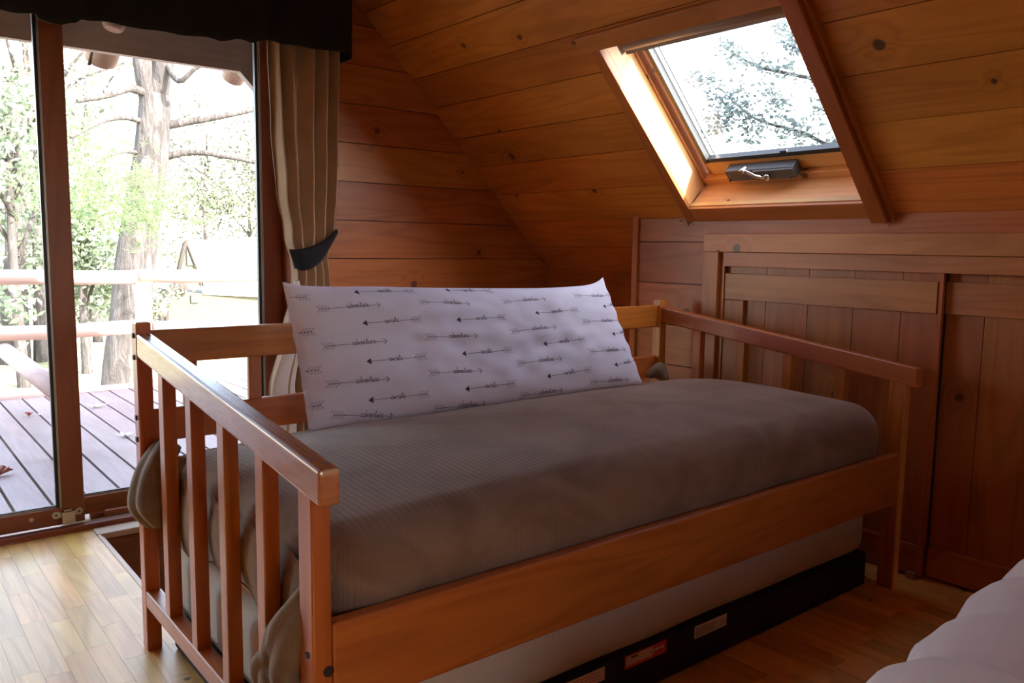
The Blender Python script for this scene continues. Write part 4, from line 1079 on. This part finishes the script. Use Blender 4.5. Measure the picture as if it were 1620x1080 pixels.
# saplings seen between the back slats
for k, (u, v) in enumerate(((318, 590), (323, 592), (336, 598), (351, 590), (357, 590))):
    e = at(u, v+4, Y=30); t_ = at(u-(8 if k == 3 else 0), v-130, Y=30); b = MB(); b.tube([e-V((0, 0, .3)), e.lerp(t_, .5), t_], [.11 if k == 3 else .06]*2+[.03], 7)
    tag(b.build('sapling', M['bark'], loc=e), ['thin sapling trunk seen between the daybed back slats, leftmost', 'thin sapling trunk seen between the daybed back slats, second from left', 'thin sapling trunk seen between the daybed back slats, middle one', 'leaning thicker sapling seen between the daybed back slats', 'thin sapling trunk seen between the daybed back slats, rightmost'][k], 'tree', 'saplings down the slope')
# cottage
HY = 27.0; H = lambda u, v, dy=0: at(u, v, Y=HY+dy)
ct = thing('cottage', 'cream cottage with steep narrow gable and long pale roof beyond the yard', 'house', V((9.5, HY, -1.7)))
apex, gl_, gr_ = H(293, 384), H(285-8, 452), H(320, 452)
b = MB()
def quadslab(pts_, ext, mi=0): b.prism(pts_, ext, mi=mi)
quadslab([gl_, gr_, apex], V((0, .3, 0)))
e1, e2 = H(292, 462), H(470, 474); g1, g2 = V((e1.x, HY, -2.2)), V((e2.x, HY, -2.2)); quadslab([g1, g2, e2, e1], V((0, 6, 0)))
f1, f2 = H(262, 482, -.6), H(292, 462, -.6); quadslab([V((f1.x, HY-.6, -2.2)), V((f2.x+.02, HY-.6, -2.2)), f2+V((0, 0, .1)), H(278, 456, -.6), f1], V((0, .7, 0)))
b.build('wall', M['stucco'], ct)
b = MB(); r0, r1 = apex+V((.25, .1, .03)), H(480, 372, 3); 
b.prism([gr_+V((0, -.05, -.3)), e2+V((0, -.3, .05)), r1, r0], V((0, .12, .04))); b.build('roof', M['roofmetal'], ct)
b = MB(); b.tube([gl_+V((-.05, -.1, 0)), apex+V((0, -.1, .05))], .065, 6); b.tube([apex+V((0, -.1, .02)), gr_+V((0, -.1, 0))], .035, 6)
pp = arcpts([H(258, 500, -.8), H(262, 474, -.8), H(276, 455, -.8), H(286, 453, -.8), H(293, 463, -.8)], 5); b.tube(pp, [.09]+[.17]*(len(pp)-2)+[.06], 8)
b.build('roof_edge', M['darkroof'], ct)
b = MB(); c1 = H(301, 405, -.05); b.box((c1.x-.12, HY-.06, c1.z-.32), (c1.x+.12, HY-.01, c1.z+.32)); b.build('window', M['windowdark'], ct); b = MB(); c2 = H(308, 473, -.05); b.box((c2.x-.13, HY-.06, c2.z-.13), (c2.x+.13, HY-.01, c2.z+.13)); b.build('window', M['windowdark'], ct)
b = MB(); c3 = H(303, 428, -.05); b.box((c3.x-.2, HY-.1, c3.z-.05), (c3.x+.2, HY-.01, c3.z+.05)); b.build('window_frame', M['roofmetal'], ct)
b = MB()
for u_ in (254, 262): p_ = H(u_, 470, -.9); b.box((p_.x-.05, HY-1, -2.2), (p_.x+.05, HY-.9, p_.z))
b.build('porch_post', M['darkroof'], ct)
# fallen leaves on the deck
def mleaf(u, v, sz, ang, mat, lab, up=0.):
    e = at(u, v, Z=-.049); q = MB(); P_ = []
    for k in range(10):
        r_ = sz*(1 if k % 2 == 0 else .42)*(1.15 if k in (0, 4) else 1); t = ang+k*2*math.pi/10
        P_.append(e+V((math.cos(t)*r_, math.sin(t)*r_, .004+up*abs(math.sin(k*1.3))*sz+(.012 if k % 2 == 0 else 0))))
    c_ = e+V((0, 0, .004))
    for k in range(10): q.face([c_, P_[k], P_[(k+1) % 10]], [(0, 0), (1, 0), (0, 1)], .5)
    q.tube([e, e+V((math.cos(ang+.3)*-sz*.9, math.sin(ang+.3)*-sz*.9, .01))], .0015, 5)
    o = q.build('fallen_leaf', M[mat], loc=e); o.modifiers.new('s', 'SOLIDIFY').thickness = .0008; tag(o, lab, 'leaf', 'leaves on the deck')
mleaf(1, 752, .055, .4, 'leafred', 'curled dark maple leaf on the deck at the left edge of the glass', .8)
mleaf(46, 658, .035, .9, 'leafred', 'small curled brown leaf on the deck left of the door stile', .6)
mleaf(154, 644, .060, .2, 'leafpale', 'pale leaf on the far deck boards right of the door stile', .2)
mleaf(198, 690, .050, .7, 'leafpale', 'pale leaf on the deck just left of the daybed corner post', .2)
mleaf(62, 657, .018, .3, 'leafpale', 'tiny pale leaf beside the small brown leaf on the deck', .2)

# tree over the roof, seen through the skylight
ov = thing('overhead_tree', 'sparse leafy branches seen against the sky through the skylight', 'tree', (8.5, 2.0, -1.4))
DX = lambda u, v, X: at(u, v, X=X)
b = MB(); XT = 8.5
def skb(L_, r0_, r1_):
    pp = arcpts([DX(u, v, XT+dx) for u, v, dx in L_], 6); b.tube(pp, [r0_+(r1_-r0_)*i/(len(pp)-1) for i in range(len(pp))], 7)
skb([(1500, 130, 0), (1360, 118, 0), (1300, 125, 0), (1240, 115, .1), (1200, 105, .1), (1160, 85, .2), (1140, 70, .2)], .035, .008)
skb([(1500, 260, 0), (1330, 235, 0), (1270, 210, 0), (1200, 190, .2), (1165, 165, .2), (1140, 140, .2)], .03, .007)
skb([(1360, 118, 0), (1320, 80, .1), (1260, 55, .1), (1220, 40, .2)], .015, .004)
skb([(1420, 200, 0), (1350, 190, .1), (1290, 170, .1)], .014, .004)
p_ = DX(1500, 130, XT); b.tube([(p_.x+.3, p_.y-.3, -1.4), (p_.x+.2, p_.y-.2, 2), p_, p_+V((0, -.3, 3))], [.22, .18, .14, .06], 10)
b.build('branch', M['bark'], ov)
rnd = random.Random(5); q = MB()
cl = [(1160, 85, 22), (1150, 70, 14), (1200, 100, 20), (1240, 110, 18), (1300, 122, 22), (1330, 118, 20), (1250, 62, 16), (1235, 40, 14), (1260, 75, 18), (1165, 150, 30), (1140, 165, 26), (1170, 175, 26), (1150, 190, 26), (1200, 190, 22), (1240, 200, 28), (1270, 215, 24), (1230, 160, 16), (1120, 130, 18), (1300, 170, 20), (1345, 190, 26), (1190, 215, 20), (1125, 200, 20), (1330, 225, 20), (1290, 60, 20), (1360, 150, 22), (1100, 120, 14), (1215, 145, 14)]
cl += [(1400, 120, 30), (1450, 160, 34), (1420, 210, 30), (1500, 110, 36), (1390, 60, 26), (1330, 10, 24), (1480, 240, 32), (1250, -20, 20), (1380, 270, 26)]
for (u, v, s_) in cl:
    for k in range(int(s_*6)):
        o = DX(u+rnd.gauss(0, s_*.62), v+rnd.gauss(0, s_*.5), XT+rnd.uniform(-.3, .3))
        a_ = V((rnd.gauss(0, 1), rnd.gauss(0, 1), rnd.gauss(0, 1))).normalized()*.042*rnd.uniform(.5, 1.2); b_ = a_.orthogonal().normalized()*.032*rnd.uniform(.5, 1.2)
        q.face([o-a_, o+b_, o+a_, o-b_], [(0, 0), (1, 0), (1, 1), (0, 1)], rnd.random())
q.build('foliage', M['leafsky'], ov)

for o in bpy.data.objects:
    if '_o' in o: del o['_o']
